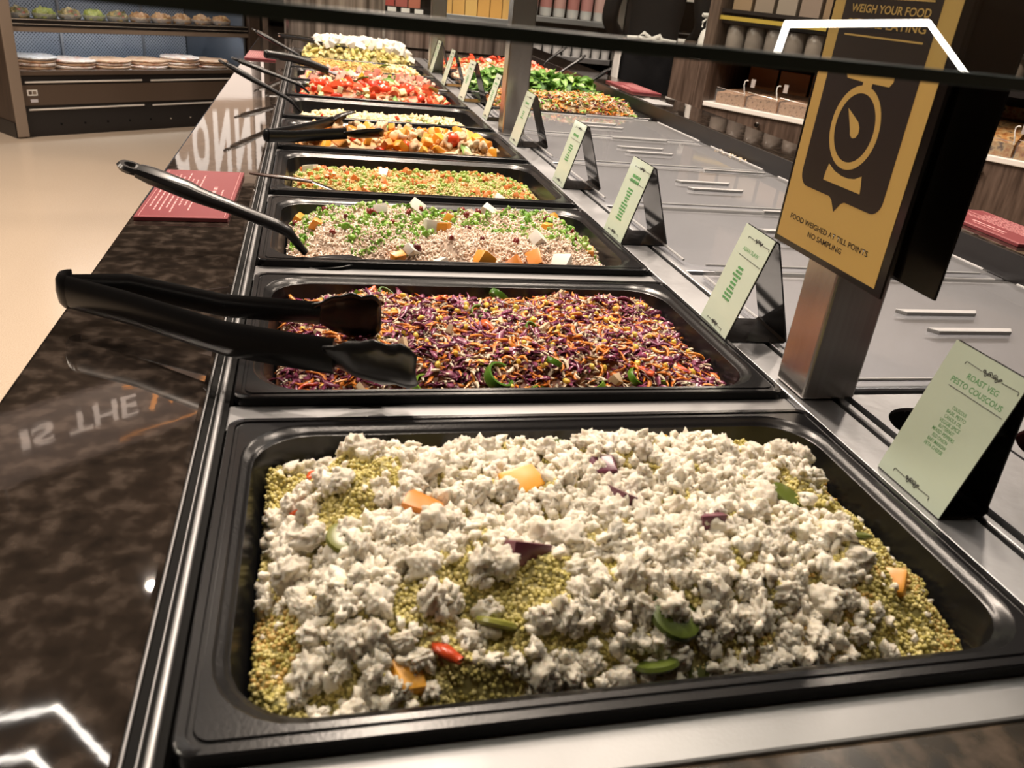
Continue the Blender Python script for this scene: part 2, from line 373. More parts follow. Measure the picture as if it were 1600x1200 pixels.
# ---- food piece meshes
def crumble(seed, mat_, sub=3, rough=.35):
    v, f = ico(sub); out = []
    off = Vector((seed * 7.3, seed * 1.7, seed * 3.1)); q = Vector((random.uniform(.75, 1.2), random.uniform(.75, 1.2), random.uniform(.6, .95)))
    for p in v:
        p = Vector(p); n1 = mn.noise(p * 1.2 + off); n2 = abs(mn.noise(p * 2.2 + off)); n3 = abs(mn.noise(p * 4.7 + off)); n4 = abs(mn.noise(p * 9.5 + off))
        p = p * (.76 + rough * 1.2 * n1 + .62 * n2 + .30 * n3 + .16 * n4); out.append((p.x * q.x, p.y * q.y, p.z * q.z))
    return MB().add(out, [tuple(t) for t in f]).mesh('crumble', mat_, 2)
def chunk(mat_, sx=1, sy=1, sz=1, bev=.34, jit=.22, name='chunk'):
    bm = bmesh.new(); bmesh.ops.create_cube(bm, size=2.0)
    for v in bm.verts: v.co = Vector((v.co.x * sx, v.co.y * sy, v.co.z * sz)) + Vector([random.uniform(-jit, jit) for _ in range(3)])
    bmesh.ops.bevel(bm, geom=bm.edges[:] + bm.verts[:], offset=bev * min(sx, sy, sz), segments=2, affect='EDGES', profile=.6)
    me = bpy.data.meshes.new(name); bm.to_mesh(me); bm.free(); me.materials.append(mat_)
    me.polygons.foreach_set('use_smooth', [True] * len(me.polygons)); me.set_sharp_from_angle(angle=math.radians(50)); return me
def wedge(mat_, skin, name='wedge', ang=70, n=8):
    # sector of a squashed sphere: skin outside, flesh on the two cut faces
    mb = MB(); A = math.radians(ang); cols = 7
    for i in range(n + 1):
        ph = PI * i / n - PI / 2
        for j in range(cols):
            th = -A / 2 + A * j / (cols - 1); mb.v.append((math.cos(ph) * math.cos(th), math.cos(ph) * math.sin(th), 1.15 * math.sin(ph)))
    for i in range(n + 1): mb.v.append((.12 * math.cos(PI * i / n - PI / 2), 0, 1.1 * math.sin(PI * i / n - PI / 2)))
    sk = []
    for i in range(n):
        for j in range(cols - 1): mb.f.append((i * cols + j, i * cols + j + 1, (i + 1) * cols + j + 1, (i + 1) * cols + j)); sk.append(1)
    b = (n + 1) * cols
    for i in range(n):
        mb.f.append((b + i, i * cols, (i + 1) * cols, b + i + 1)); sk.append(0)
        mb.f.append((b + i, b + i + 1, (i + 1) * cols + cols - 1, i * cols + cols - 1)); sk.append(0)
    me = bpy.data.meshes.new(name); me.from_pydata(mb.v, [], mb.f); me.materials.append(mat_); me.materials.append(skin)
    me.polygons.foreach_set('material_index', sk); me.polygons.foreach_set('use_smooth', [bool(a) for a in sk]); return me
def ring(mat_, R=1, r=.28, flat=1.0, arc=360, n=14, k=6, name='ring', zs=1.0):
    pts = [(R * math.cos(math.radians(arc * i / n)), R * math.sin(math.radians(arc * i / n)) * random.uniform(.97, 1.03), 0) for i in range(n + (0 if arc == 360 else 1))]
    mb = MB(); L = len(pts)
    for i, p in enumerate(pts):
        a = math.radians(arc * i / n)
        for j in range(k):
            t = 2 * PI * j / k; rr = R + r * math.cos(t); mb.v.append((rr * math.cos(a), rr * math.sin(a) * flat, r * zs * math.sin(t)))
    for i in range(L if arc == 360 else L - 1):
        for j in range(k):
            a0 = i * k + j; a1 = i * k + (j + 1) % k; b0 = ((i + 1) % L) * k + j; b1 = ((i + 1) % L) * k + (j + 1) % k; mb.f.append((a0, a1, b1, b0))
    if arc != 360: mb.f.append(tuple(range(k))); mb.f.append(tuple(range((L - 1) * k, L * k)))
    return mb.mesh(name, mat_, True)
def leaf(mat_, L=1, W=.55, curl=.3, name='leaf', seed=0):
    nx, ny = 9, 7; mb = MB(); random.seed(seed)
    ph = random.uniform(0, 6)
    for i in range(nx):
        u = i / (nx - 1); wd = W * (math.sin(PI * min(1, u * .96 + .03)) ** .7) * (1 - .25 * u)
        for j in range(ny):
            v = 2 * j / (ny - 1) - 1
            mb.v.append((L * (2 * u - 1), wd * v, curl * (v * v * .5 - (2 * u - 1) ** 2 * .5) + .05 * math.sin(9 * u + ph) * v + (.03 if j == 3 else 0)))
    for i in range(nx - 1):
        for j in range(ny - 1): a = i * ny + j; mb.f.append((a, a + 1, a + ny + 1, a + ny))
    n = len(mb.v); mb.v += [(x, y, z - .035) for x, y, z in mb.v]; mb.f += [tuple(q + n for q in f[::-1]) for f in mb.f[:]]
    for i in range(nx - 1):
        a = i * ny; mb.f.append((a, a + ny, a + ny + n, a + n)); a = i * ny + ny - 1; mb.f.append((a, a + n, a + ny + n, a + ny))
    return mb.mesh(name, mat_, True)
def strandT(bend=.5, w=.09, th=.05, n=5, tw=.6, seed=0):
    # curved shred, unit half-length 1, quads
    rs = random.Random(seed); v = []; f = []
    for i in range(n + 1):
        u = 2 * i / n - 1; a = bend * u; x = math.sin(a) / max(bend, .01); y = (1 - math.cos(a)) / max(bend, .01); wd = w * (1 - .5 * u * u); tt = tw * u
        for sx, sz in ((1, 1), (-1, 1), (-1, -1), (1, -1)):
            dy = wd * sx * math.cos(tt) - th * sz * math.sin(tt); dz = wd * sx * math.sin(tt) + th * sz * math.cos(tt)
            v.append((x, y + dy, dz + .12 * math.sin(u * 3 + seed)))
    for i in range(n):
        for k in range(4): f.append((i * 4 + k, i * 4 + (k + 1) % 4, i * 4 + 4 + (k + 1) % 4, i * 4 + 4 + k))
    f.append((0, 1, 2, 3)); f.append((n * 4 + 3, n * 4 + 2, n * 4 + 1, n * 4))
    return np.array(v), np.array(f)
def Tmesh(T, name, m, smooth=True): return np_mesh(name, np.asarray(T[0], float), np.asarray(T[1]), [m], smooth)
GR = (ICO1[0] * [1, .42, .42], ICO1[1])     # rice grain
OCT = ICO1

F_ = {}
F_['feta'] = mat('feta', (.82, .755, .635), .6, bump=.5, bscale=500, sss=.25)
F_['feta2'] = mat('feta_cube', (.64, .61, .55), .55, sss=.2)
F_['cous'] = mat('couscous', (.42, .36, .09), .6, var=[(.62, .54, .18), (.78, .68, .32), (.50, .44, .12)], vary='island')
F_['cousb'] = mat('couscous_base', (.20, .17, .05), .6, var=[(.38, .33, .13), (.26, .24, .07)], vscale=60)
F_['cousor'] = mat('couscous_orange', (.50, .30, .07), .5, var=[(.58, .40, .13)], vary='island')
F_['pumpkin'] = mat('butternut', (.72, .27, .02), .35, var=[(.82, .42, .05), (.62, .20, .02)], vary='object', sss=.1)
F_['rpep'] = mat('red_pepper', (.50, .05, .015), .25, var=[(.60, .10, .02)], vary='object')
F_['onion'] = mat('red_onion', (.11, .02, .045), .3, var=[(.18, .05, .08)], vary='object')
F_['marrow'] = mat('baby_marrow', (.10, .13, .02), .3, var=[(.05, .08, .02), (.22, .22, .04)], vary='object')
F_['purple'] = mat('purple_cabbage', (.09, .012, .04), .22, var=[(.20, .03, .085), (.30, .09, .16), (.13, .015, .045)], vary='island')
F_['carrot'] = mat('carrot_shred', (.70, .20, .02), .3, var=[(.78, .30, .05), (.58, .15, .02)], vary='island')
F_['pale'] = mat('pale_shred', (.62, .50, .34), .4, var=[(.72, .62, .46), (.52, .36, .22)], vary='island')
F_['slawb'] = mat('slaw_base', (.18, .05, .04), .4, var=[(.40, .16, .06), (.10, .02, .04)], vscale=90)
F_['corn'] = mat('corn_kernel', (.78, .50, .05), .25, var=[(.80, .58, .12)], vary='object')
F_['seed'] = mat('pale_seed', (.70, .62, .48), .45, var=[(.05, .035, .03), (.75, .68, .55), (.7, .6, .45)], vary='island')
F_['gpep'] = mat('green_pepper', (.11, .25, .02), .22, var=[(.06, .16, .015), (.20, .34, .04)], vary='object')
F_['chick'] = mat('chicken', (.62, .44, .26), .5, var=[(.70, .54, .35), (.54, .34, .18)], vary='object', bump=.4, bscale=200)
F_['rice'] = mat('brown_rice', (.76, .62, .51), .45, var=[(.86, .77, .67), (.68, .50, .38), (.80, .68, .56)], vary='island')
F_['riceb'] = mat('rice_base', (.50, .36, .26), .5, var=[(.60, .46, .35)], vscale=90)
F_['spring'] = mat('spring_onion', (.16, .36, .03), .3, var=[(.28, .50, .07), (.11, .28, .02), (.42, .56, .16)], vary='object')
F_['springs'] = mat('spring_onion_bits', (.16, .36, .03), .3, var=[(.28, .50, .07), (.11, .28, .02), (.42, .56, .16)], vary='island')
F_['cran'] = mat('cranberry', (.16, .012, .012), .22, var=[(.24, .03, .02), (.06, .01, .015)], vary='object')
F_['pea'] = mat('pea', (.20, .36, .05), .3, var=[(.34, .46, .09), (.26, .40, .06)], vary='object')
F_['peas'] = mat('pea_bits', (.20, .36, .05), .3, var=[(.40, .50, .12), (.50, .52, .20)], vary='island')
F_['cube'] = mat('carrot_cube', (.70, .20, .04), .35, var=[(.76, .32, .10), (.62, .14, .03)], vary='object')
F_['yrice'] = mat('yellow_rice', (.58, .48, .20), .45, var=[(.68, .58, .30), (.62, .42, .16)], vary='island')
F_['yriceb'] = mat('yellow_rice_base', (.40, .30, .10), .5, var=[(.50, .40, .16)], vscale=90)
F_['spin'] = mat('spinach', (.06, .17, .03), .35, var=[(.15, .30, .06), (.28, .42, .13)], vary='object')
F_['tom'] = mat('tomato', (.62, .035, .015), .16, var=[(.70, .07, .02)], vary='object')
F_['tomf'] = mat('tomato_flesh', (.70, .12, .05), .2)
F_['cuc'] = mat('cucumber', (.55, .62, .28), .25, var=[(.66, .68, .38), (.70, .66, .42)], vary='object')
F_['pot'] = mat('creamy_potato', (.70, .56, .32), .5, var=[(.76, .64, .42), (.64, .50, .26)], vary='island')
F_['potb'] = mat('potato_base', (.60, .46, .24), .5, var=[(.68, .54, .32)], vscale=70)
F_['ham'] = mat('ham_strip', (.66, .28, .22), .35, var=[(.74, .40, .32), (.56, .20, .14)], vary='object')
F_['nood'] = mat('yellow_noodle', (.68, .45, .14), .4, var=[(.74, .55, .22), (.60, .36, .09)], vary='island')
F_['noodb'] = mat('noodle_base', (.42, .27, .07), .5)
F_['pasta'] = mat('pasta', (.62, .50, .16), .4, var=[(.70, .60, .26)], vary='object')
F_['shrimp'] = mat('pink_prawn', (.80, .42, .28), .35, var=[(.84, .58, .42)], vary='object')
# ================================================================== food
CR = [crumble(i, F_['feta'], 4) for i in range(9)]
# --- tray 1: pesto couscous with feta
H1 = H_of(PY[0], -.034, .048, .012, 1, 26)
def lump(H, a, f, s):
    def G(x, y): return H(x, y) + a * np.maximum(noise2(np.asarray(x) * f, np.asarray(y) * f, s), -.2)
    G.y0, G.W, G.L, G.x0 = H.y0, H.W, H.L, H.x0; return G
H1 = lump(H1, .014, 60, 9)
stuff('pesto_couscous', H1, 'green pesto couscous heaped in the big tray under white feta', 'couscous', F_['cousb'],
      [(ICO1, rpts(H1, 30000, .031, .0004, .0012), U(.0010, .0020, 30000), rand_rot(30000), F_['cous']),
       (ICO1, rpts(H1, 3500, .031, .001, .001, lambda x, y: (noise2(x * 14, y * 14, 40) > .38) | (x < .075) & (y < .13) & (y > .06)), U(.0010, .0019, 3500), rand_rot(3500), F_['cousor'])], nx=260, ny=170)
cov = lambda x, y: (noise2(x * 24, y * 24, 21) * 1.1 + .55 * np.clip((x - .16) / .14, -1, 1) * (x < .40) + .16 - .9 * np.clip((x - .415) / .06, 0, 1.4) - .25 * np.clip((.075 - y) / .05, 0, 1)) + .55 * np.exp(-((x - .085) ** 2 + (y - .055) ** 2) / .0016) + .3 * np.exp(-((x - .06) ** 2 + (y - .19) ** 2) / .0012) > -.04
def pick(n, sep, H, mask, m=.036):
    P = rpts(H, n * 12, m, 0, 0, mask); keep = []
    for p in P:
        if all((p[0] - q[0]) ** 2 + (p[1] - q[1]) ** 2 > sep * sep for q in keep[-4000:]): keep.append(p)
        if len(keep) >= n: break
    return np.array(keep)
P = pick(300, .0125, H1, cov); n = len(P); S = U(.0048, .0115, n); P[:, 2] += S * .35
scatter('feta_crumble', CR, P, S, 'white feta crumble lying on the green pesto couscous', 'cheese', 'feta crumbles on the pesto couscous')
cs = crumble(77, F_['feta'], 2, .9); cv = np.array([v.co[:] for v in cs.vertices]); cf = np.array([list(p.vertices) for p in cs.polygons])
P = rpts(H1, 2700, .034, .0035, .0025, cov); P2 = rpts(H1, 380, .034, .002, .001); P = np.concatenate([P, P2]); n = len(P)
v, f = many(cv, cf, P, np.concatenate([U(.002, .0052, n - len(P2)), U(.0008, .003, len(P2))]), rand_rot(n))
tag(link(bpy.data.objects.new('feta_crumbs', np_mesh('feta_crumbs', v, f, [F_['feta']]))), 'fine white feta crumbs sprinkled over the pesto couscous', 'cheese', None, 'stuff')
def place(name, meshes, spots, label, cat, group, H=None, tilt=.5):
    for i, s in enumerate(spots):
        x, y, sz = s[:3]; z = (float(H(x, y)) if H else 0) + (s[3] if len(s) > 3 else sz * .3)
        R = rand_rot(1, tilt)[0]
        o = bpy.data.objects.new(name, meshes[i % len(meshes)])
        o.matrix_world = Matrix([list(R[k]) + [(x, y, z)[k]] for k in range(3)] + [[0, 0, 0, 1]]) @ Matrix.Diagonal((sz, sz, sz, 1)); link(o); tag(o, label, cat, group)
CB = [chunk(F_['pumpkin'], 1, random.uniform(.7, 1), random.uniform(.6, .9)) for _ in range(5)]
RP = [Tmesh(strandT(.9, .30, .10, 8, .3, i), 'strip', F_['rpep']) for i in range(3)]
ON = [chunk(F_['onion'], 1, .7, .3, .3, .25) for _ in range(3)]
MR = [MB().lathe([(.0, -.16), (.8, -.2), (1, -.05), (.95, .12), (.7, .2), (.0, .19)], 18).mesh('slice', F_['marrow'], True)]
place('butternut_cube', CB, [(.212, PY[0] + .190, .013, .001), (.135, PY[0] + .160, .014, .000), (.355, PY[0] + .262, .008, .002), (.455, PY[0] + .085, .011, -.002), (.115, PY[0] + .05, .011, -.002)], 'orange butternut cube half covered by couscous and feta', 'butternut', 'butternut cubes in the pesto couscous', H1, .5)
place('red_pepper_strip', RP, [(.165, PY[0] + .292, .013), (.068, PY[0] + .235, .012), (.062, PY[0] + .20, .013), (.345, PY[0] + .262, .010), (.135, PY[0] + .055, .014)], 'red pepper strip in the pesto couscous', 'pepper', 'red pepper strips in the pesto couscous', H1, .5)
place('red_onion_piece', ON, [(.192, PY[0] + .115, .017, .003), (.275, PY[0] + .205, .012), (.28, PY[0] + .165, .012), (.33, PY[0] + .13, .011)], 'dark purple red onion piece in the pesto couscous', 'onion', 'red onion pieces in the pesto couscous', H1, .5)
place('marrow_slice', MR, [(.088, PY[0] + .140, .015), (.28, PY[0] + .062, .017), (.265, PY[0] + .045, .014), (.30, PY[0] + .038, .014), (.405, PY[0] + .155, .013), (.425, PY[0] + .10, .011), (.255, PY[0] + .235, .010), (.17, PY[0] + .07, .013)], 'dark olive baby marrow slice in the pesto couscous', 'marrow', 'baby marrow slices in the pesto couscous', H1, .6)
# --- tray 2: slaw
H2 = H_of(PY[1], -.032, .031, .014, 31, 22)
STR = [strandT(.7, .20, .05, 5, .8, 1), strandT(1.3, .14, .06, 5, .5, 2), strandT(.3, .26, .05, 5, 1.0, 3)]
def strands(H, n, l0, l1, m, tmpl, zoff=.002, mask=None, jz=.003, tilt=.5):
    P = rpts(H, n, .036, zoff, jz, mask); return (tmpl, P, U(l0, l1, len(P)), rand_rot(len(P), tilt), m)
stuff('cabbage_slaw', H2, 'shredded purple cabbage, carrot and pale slaw with seeds filling the second tray', 'salad', F_['slawb'],
      [strands(H2, 1000, .006, .014, F_['purple'], STR[0]), strands(H2, 900, .007, .016, F_['purple'], STR[2]), strands(H2, 1100, .007, .017, F_['carrot'], STR[1]),
       strands(H2, 1300, .004, .011, F_['pale'], STR[0]), strands(H2, 1000, .003, .009, F_['pale'], STR[2]),
       (ICO1, rpts(H2, 2600, .036, .004, .002), U(.0008, .0018, 2600), rand_rot(2600), F_['seed'])])
CH = [crumble(100 + i, F_['chick'], 2, .5) for i in range(4)]
KN = [MB().add([tuple(p * Vector((1, .8, .65))) for p in map(Vector, ICO2[0])], [tuple(t) for t in ICO2[1]]).mesh('kernel', F_['corn'], True)]
P = rpts(H2, 150, .04, .005, .001); scatter('corn_kernel', KN, P, U(.0036, .0048, len(P)), 'yellow sweetcorn kernel in the purple and orange slaw', 'corn', 'sweetcorn kernels in the slaw')
P = rpts(H2, 34, .04, .002, .001); scatter('pale_chunk', [chunk(F_['chick'], 1.2, .6, .3, .3, .25) for _ in range(4)], P, U(.005, .010, len(P)), 'pale creamy chunk among the purple and orange slaw', 'chicken', 'pale chunks in the slaw', 3.1)
GR_ = [ring(F_['gpep'], 1, .16, .8, a, 16, 6, 'ring', 2.2) for a in (360, 300, 220, 170)]
place('green_pepper_ring', GR_, [(.290, PY[1] + .272, .012, .012), (.245, PY[1] + .055, .017), (.215, PY[1] + .035, .012), (.285, PY[1] + .04, .011), (.305, PY[1] + .075, .010), (.39, PY[1] + .055, .011), (.345, PY[1] + .05, .012), (.115, PY[1] + .245, .013), (.15, PY[1] + .25, .011),
      (.10, PY[1] + .035, .013), (.17, PY[1] + .05, .013), (.42, PY[1] + .05, .010), (.30, PY[1] + .15, .008), (.25, PY[1] + .20, .010)], 'curled green pepper slice in the purple and orange slaw', 'pepper', 'green pepper slices in the slaw', H2, .7)
place('red_pepper_strip', RP, [(.205, PY[1] + .225, .014), (.13, PY[1] + .262, .014), (.245, PY[1] + .15, .017), (.40, PY[1] + .06, .016), (.45, PY[1] + .08, .013), (.37, PY[1] + .04, .012), (.33, PY[1] + .2, .012), (.06, PY[1] + .06, .012)], 'red pepper strip lying in the purple and orange slaw', 'pepper', 'red pepper strips in the slaw', H2, .5)
place('carrot_shred', [Tmesh(strandT(.8, .12, .10, 8, .3, 5), 'shred', F_['carrot'])], [(.045, PY[1] + .262, .014, .014), (.36, PY[1] + .17, .014, .012), (.49, PY[1] + .12, .012, .012)], 'thick orange carrot shred sticking up out of the slaw', 'carrot', 'thick carrot shreds in the slaw', H2, 1.3)
# --- tray 3: rice with spring onion
H3 = H_of(PY[2], -.030, .036, .010, 51, 20)
H3 = lump(H3, .008, 60, 12)
green3 = lambda x, y: noise2(x * 11, y * 11, 61) + .9 * np.clip((y - PY[2] - .10) / .15, -1, 1) > .1
stuff('brown_rice', H3, 'pinkish brown rice filling the third tray', 'rice', F_['riceb'],
      [(GR, rpts(H3, 11000, .033, .0012, .002), U(.0028, .0042, 11000), rand_rot(11000), F_['rice']),
       (ring_t := (np.array(ICO1[0]) * [1, 1, .6], ICO1[1]), rpts(H3, 1500, .036, .003, .0015, green3), U(.0013, .0028, 1500), rand_rot(1500), F_['springs'])])
SO = [ring(F_['spring'], 1, .3, f, a, 12, 5, 'ring', z) for f, a, z in ((1, 360, 2.4), (.85, 360, 1.4), (.9, 230, 2.2), (.8, 360, 3.0))]
P = rpts(H3, 300, .038, .005, .001, green3); scatter('spring_onion_ring', SO, P, U(.0028, .0050, len(P)), 'small bright green spring onion ring on the brown rice', 'spring onion', 'spring onion rings on the brown rice', 3.1)
place('butternut_cube', CB, [(.05, PY[2] + .25, .012), (.10, PY[2] + .27, .010), (.075, PY[2] + .16, .010), (.30, PY[2] + .052, .016), (.345, PY[2] + .045, .014), (.375, PY[2] + .055, .013), (.18, PY[2] + .05, .010), (.255, PY[2] + .13, .010), (.45, PY[2] + .24, .011), (.42, PY[2] + .17, .009), (.05, PY[2] + .05, .010), (.27, PY[2] + .19, .009), (.40, PY[2] + .04, .009), (.47, PY[2] + .1, .009), (.22, PY[2] + .03, .009)], 'orange roast butternut cube on the brown rice', 'butternut', 'butternut cubes in the brown rice', H3, .6)
FC = [chunk(F_['feta2'], 1, .9, .7, .1, .10) for _ in range(4)]
place('feta_cube', FC, [(.235, PY[2] + .045, .013), (.415, PY[2] + .055, .013), (.24, PY[2] + .14, .013), (.225, PY[2] + .235, .012), (.39, PY[2] + .10, .012), (.20, PY[2] + .06, .009), (.34, PY[2] + .235, .010), (.17, PY[2] + .22, .010)], 'white feta cube on the brown rice', 'cheese', 'feta cubes in the brown rice', H3, .6)
CN = [crumble(120 + i, F_['cran'], 2, .25) for i in range(3)]
P = rpts(H3, 34, .04, .005, .001); scatter('dried_cranberry', CN, P, U(.0045, .0068, len(P)), 'dark red dried cranberry on the brown rice', 'cranberry', 'dried cranberries in the brown rice')
# --- tray 4: peas, carrot, rice
H4 = H_of(PY[3], -.036, .024, .008, 71, 18)
stuff('pea_rice', H4, 'yellowish rice with small green bits filling the fourth tray', 'rice', F_['yriceb'],
      [(GR, rpts(H4, 6000, .033, .001, .002), U(.0028, .0042, 6000), rand_rot(6000), F_['yrice']), (ICO1, rpts(H4, 900, .034, .002, .002), U(.002, .0035, 900), rand_rot(900), F_['peas'])], nx=70, ny=45)
PE = [MB().add([tuple(p) for p in ICO2[0]], [tuple(t) for t in ICO2[1]]).mesh('pea', F_['pea'], True)]
P = rpts(H4, 230, .038, .004, .001); scatter('pea', PE, P, U(.0034, .0046, len(P)), 'green pea in the pea, carrot and rice salad', 'pea', 'peas in the pea and carrot rice')
CC = [chunk(F_['cube'], 1, .8, .7, .2, .15) for _ in range(4)]
P = rpts(H4, 170, .038, .004, .001); scatter('carrot_cube', CC, P, U(.0032, .0062, len(P)), 'small orange carrot cube in the pea and carrot rice', 'carrot', 'carrot cubes in the pea and carrot rice')
place('feta_cube', FC, [(.065, PY[3] + .265, .013), (.23, PY[3] + .05, .010), (.33, PY[3] + .05, .012), (.40, PY[3] + .06, .010), (.2, PY[3] + .2, .010)], 'white feta cube in the pea, carrot and rice salad', 'cheese', 'feta cubes in the pea and carrot rice', H4, .6)
# --- tray 5: butternut and chicken
H5 = H_of(PY[4], -.040, .040, .008, 81, 16)
stuff('roast_salad_base', H5, 'small roast butternut and chicken scraps under the larger pieces', 'salad', mat('roast_base', (.42, .20, .05), .5, var=[(.55, .32, .12)], vscale=60),
      [(cvf := (cv, cf), rpts(H5, 260, .036, .002, .002), U(.003, .007, 260), rand_rot(260), mat('roast_scraps', (.66, .24, .03), .4, var=[(.66, .45, .24), (.5, .3, .14)], vary='island'))], nx=50, ny=35)
P = pick(95, .0185, H5, None, .042); P[:, 2] += .008; n = len(P)
BB = [chunk(F_['pumpkin'], 1, random.uniform(.5, .9), random.uniform(.4, .8), .25, .2) for _ in range(6)]
scatter('butternut_chunk', BB, P[:54], U(.010, .015, 54), 'glossy orange roast butternut chunk in the chicken salad', 'butternut', 'butternut chunks in the chicken salad', 3.1)
scatter('chicken_piece', [crumble(140 + i, F_['chick'], 3, .9) for i in range(5)], P[54:n], U(.010, .015, n - 54), 'pale roast chicken piece among the butternut chunks', 'chicken', 'chicken pieces in the butternut salad', 3.1)
TO = [MB().lathe([(.0, -.95), (.5, -.86), (.85, -.5), (1, 0), (.88, .5), (.55, .84), (.15, .9), (0, .86)], 16, cap=False).mesh('cherry_tomato', F_['tom'], True)]
place('cherry_tomato', TO, [(.375, PY[4] + .095, .017, .014), (.285, PY[4] + .28, .018, .012), (.16, PY[4] + .10, .012), (.21, PY[4] + .055, .013), (.27, PY[4] + .08, .012), (.07, PY[4] + .17, .010)], 'shiny red cherry tomato in the butternut and chicken salad', 'tomato', 'cherry tomatoes in the butternut salad', H5, .4)
LF = [leaf(F_['spin'], 1, w_, c_, seed=i) for i, (w_, c_) in enumerate(((.62, .3), (.5, .6), (.7, -.3), (.45, .2)))]
place('spinach_leaf', LF, [(.40, PY[4] + .06, .026, .016), (.33, PY[4] + .27, .022, .012), (.24, PY[4] + .25, .02, .012), (.16, PY[4] + .23, .018, .012), (.31, PY[4] + .13, .016), (.37, PY[4] + .285, .02, .012), (.11, PY[4] + .28, .014), (.20, PY[4] + .04, .014)], 'dark green basil leaf on the butternut and chicken salad', 'leaf', 'basil leaves on the butternut salad', H5, .7)
# --- tray 6: pale potato salad, low in the tray
H6 = H_of(PY[5], -.048, .024, .010, 91, 22)
stuff('potato_salad', H6, 'creamy pale potato salad lying low in the sixth tray', 'potato salad', F_['potb'],
      [(cvf, rpts(H6, 1100, .038, .002, .002), U(.003, .008, 1100), rand_rot(1100), F_['pot'])], nx=50, ny=35)
place('tomato_piece', [wedge(F_['tomf'], F_['tom'])], [(.10, PY[5] + .12, .014), (.29, PY[5] + .16, .014), (.475, PY[5] + .10, .013), (.20, PY[5] + .08, .009)], 'red tomato piece on the pale potato salad', 'tomato', 'tomato pieces on the potato salad', H6, 1)
place('spinach_leaf', LF, [(.37, PY[5] + .16, .022), (.28, PY[5] + .05, .018), (.41, PY[5] + .10, .018), (.33, PY[5] + .13, .018), (.17, PY[5] + .07, .014), (.43, PY[5] + .2, .016)], 'dark green leaf on the pale potato salad', 'leaf', 'leaves on the potato salad', H6, .6)
# --- tray 7: tomato wedges and cucumber
H7 = H_of(PY[6], -.042, .050, .006, 101, 14)
stuff('tomato_scraps', H7, 'small tomato and cucumber scraps under the tomato wedges', 'salad', mat('tomato_base', (.40, .05, .02), .4, var=[(.5, .25, .1)], vscale=50),
      [(cvf, rpts(H7, 200, .038, .002, .002), U(.004, .008, 200), rand_rot(200), mat('tomato_bits', (.6, .06, .03), .3, var=[(.6, .55, .3), (.66, .1, .04)], vary='island'))], nx=40, ny=30)
P = pick(112, .018, H7, None, .042); P[:, 2] += .010; n = len(P)
scatter('tomato_wedge', [wedge(F_['tomf'], F_['tom'], ang=a) for a in (60, 80, 110)], P[:74], U(.014, .019, 74), 'glossy red tomato wedge heaped with cucumber cubes', 'tomato', 'tomato wedges in the seventh tray', 3.1)
scatter('cucumber_cube', [chunk(F_['cuc'], 1, .9, .7, .15, .15) for _ in range(3)], P[74:n], U(.008, .011, n - 74), 'pale green cucumber cube among the red tomato wedges', 'cucumber', 'cucumber cubes among the tomato wedges', 3.1)
place('basil_leaf', LF, [(.22, PY[6] + .22, .026, .02), (.31, PY[6] + .24, .028, .02), (.32, PY[6] + .05, .022, .016), (.42, PY[6] + .05, .022, .018), (.44, PY[6] + .15, .026, .018), (.15, PY[6] + .14, .02, .014), (.07, PY[6] + .22, .018)], 'green leaf lying on the red tomato wedges', 'leaf', 'leaves on the tomato wedges', H7, .6)
# --- tray 8: ham salad
H8 = H_of(PY[7], -.035, .036, .008, 111, 14)
stuff('ham_salad_base', H8, 'small pink ham and onion scraps in the eighth tray', 'salad', mat('ham_base', (.50, .22, .15), .4, var=[(.6, .4, .25)], vscale=50),
      [strands(H8, 260, .008, .02, F_['pale'], STR[2]), strands(H8, 160, .008, .02, F_['onion'], STR[0])], nx=40, ny=30)
P = pick(100, .018, H8, None, .04); P[:, 2] += .007; n = len(P)
scatter('ham_piece', [chunk(F_['ham'], 1.3, .6, .35, .25, .25) for _ in range(4)], P[:60], U(.010, .017, 60), 'folded pink ham piece in the eighth tray of the near row', 'ham', 'ham pieces in the eighth tray', 3.1)
scatter('pepper_piece', [chunk(F_['corn'], 1.4, .5, .3, .3, .2), chunk(F_['rpep'], 1.2, .5, .3, .3, .2), chunk(F_['gpep'], 1.2, .5, .3, .3, .2)], P[60:n], U(.008, .012, n - 60), 'small bright pepper piece among the pink ham', 'pepper', 'pepper pieces in the ham salad', 3.1)
# --- tray 9: yellow noodles
H9 = H_of(PY[8], -.030, .034, .008, 121, 14)
stuff('noodle_salad', H9, 'fine yellow noodle salad with herbs filling the ninth tray', 'noodles', F_['noodb'],
      [strands(H9, 2200, .008, .016, F_['nood'], STR[1], .003), strands(H9, 160, .005, .01, F_['springs'], STR[2], .005), (cvf, rpts(H9, 160, .04, .003, .002, lambda x, y: x > .35), U(.004, .009, 160), rand_rot(160), F_['pot'])], nx=40, ny=30)
place('spinach_leaf', LF, [(.345, PY[8] + .10, .024, .012), (.46, PY[8] + .12, .016), (.40, PY[8] + .2, .016)], 'dark green leaf on the yellow noodle salad', 'leaf', 'leaves on the noodle salad', H9, .6)
place('tomato_piece', [wedge(F_['tomf'], F_['tom'])], [(.40, PY[8] + .07, .012), (.42, PY[8] + .14, .012), (.12, PY[8] + .16, .010), (.2, PY[8] + .12, .009)], 'dark red tomato piece on the yellow noodle salad', 'tomato', 'tomato pieces on the noodle salad', H9, 1)
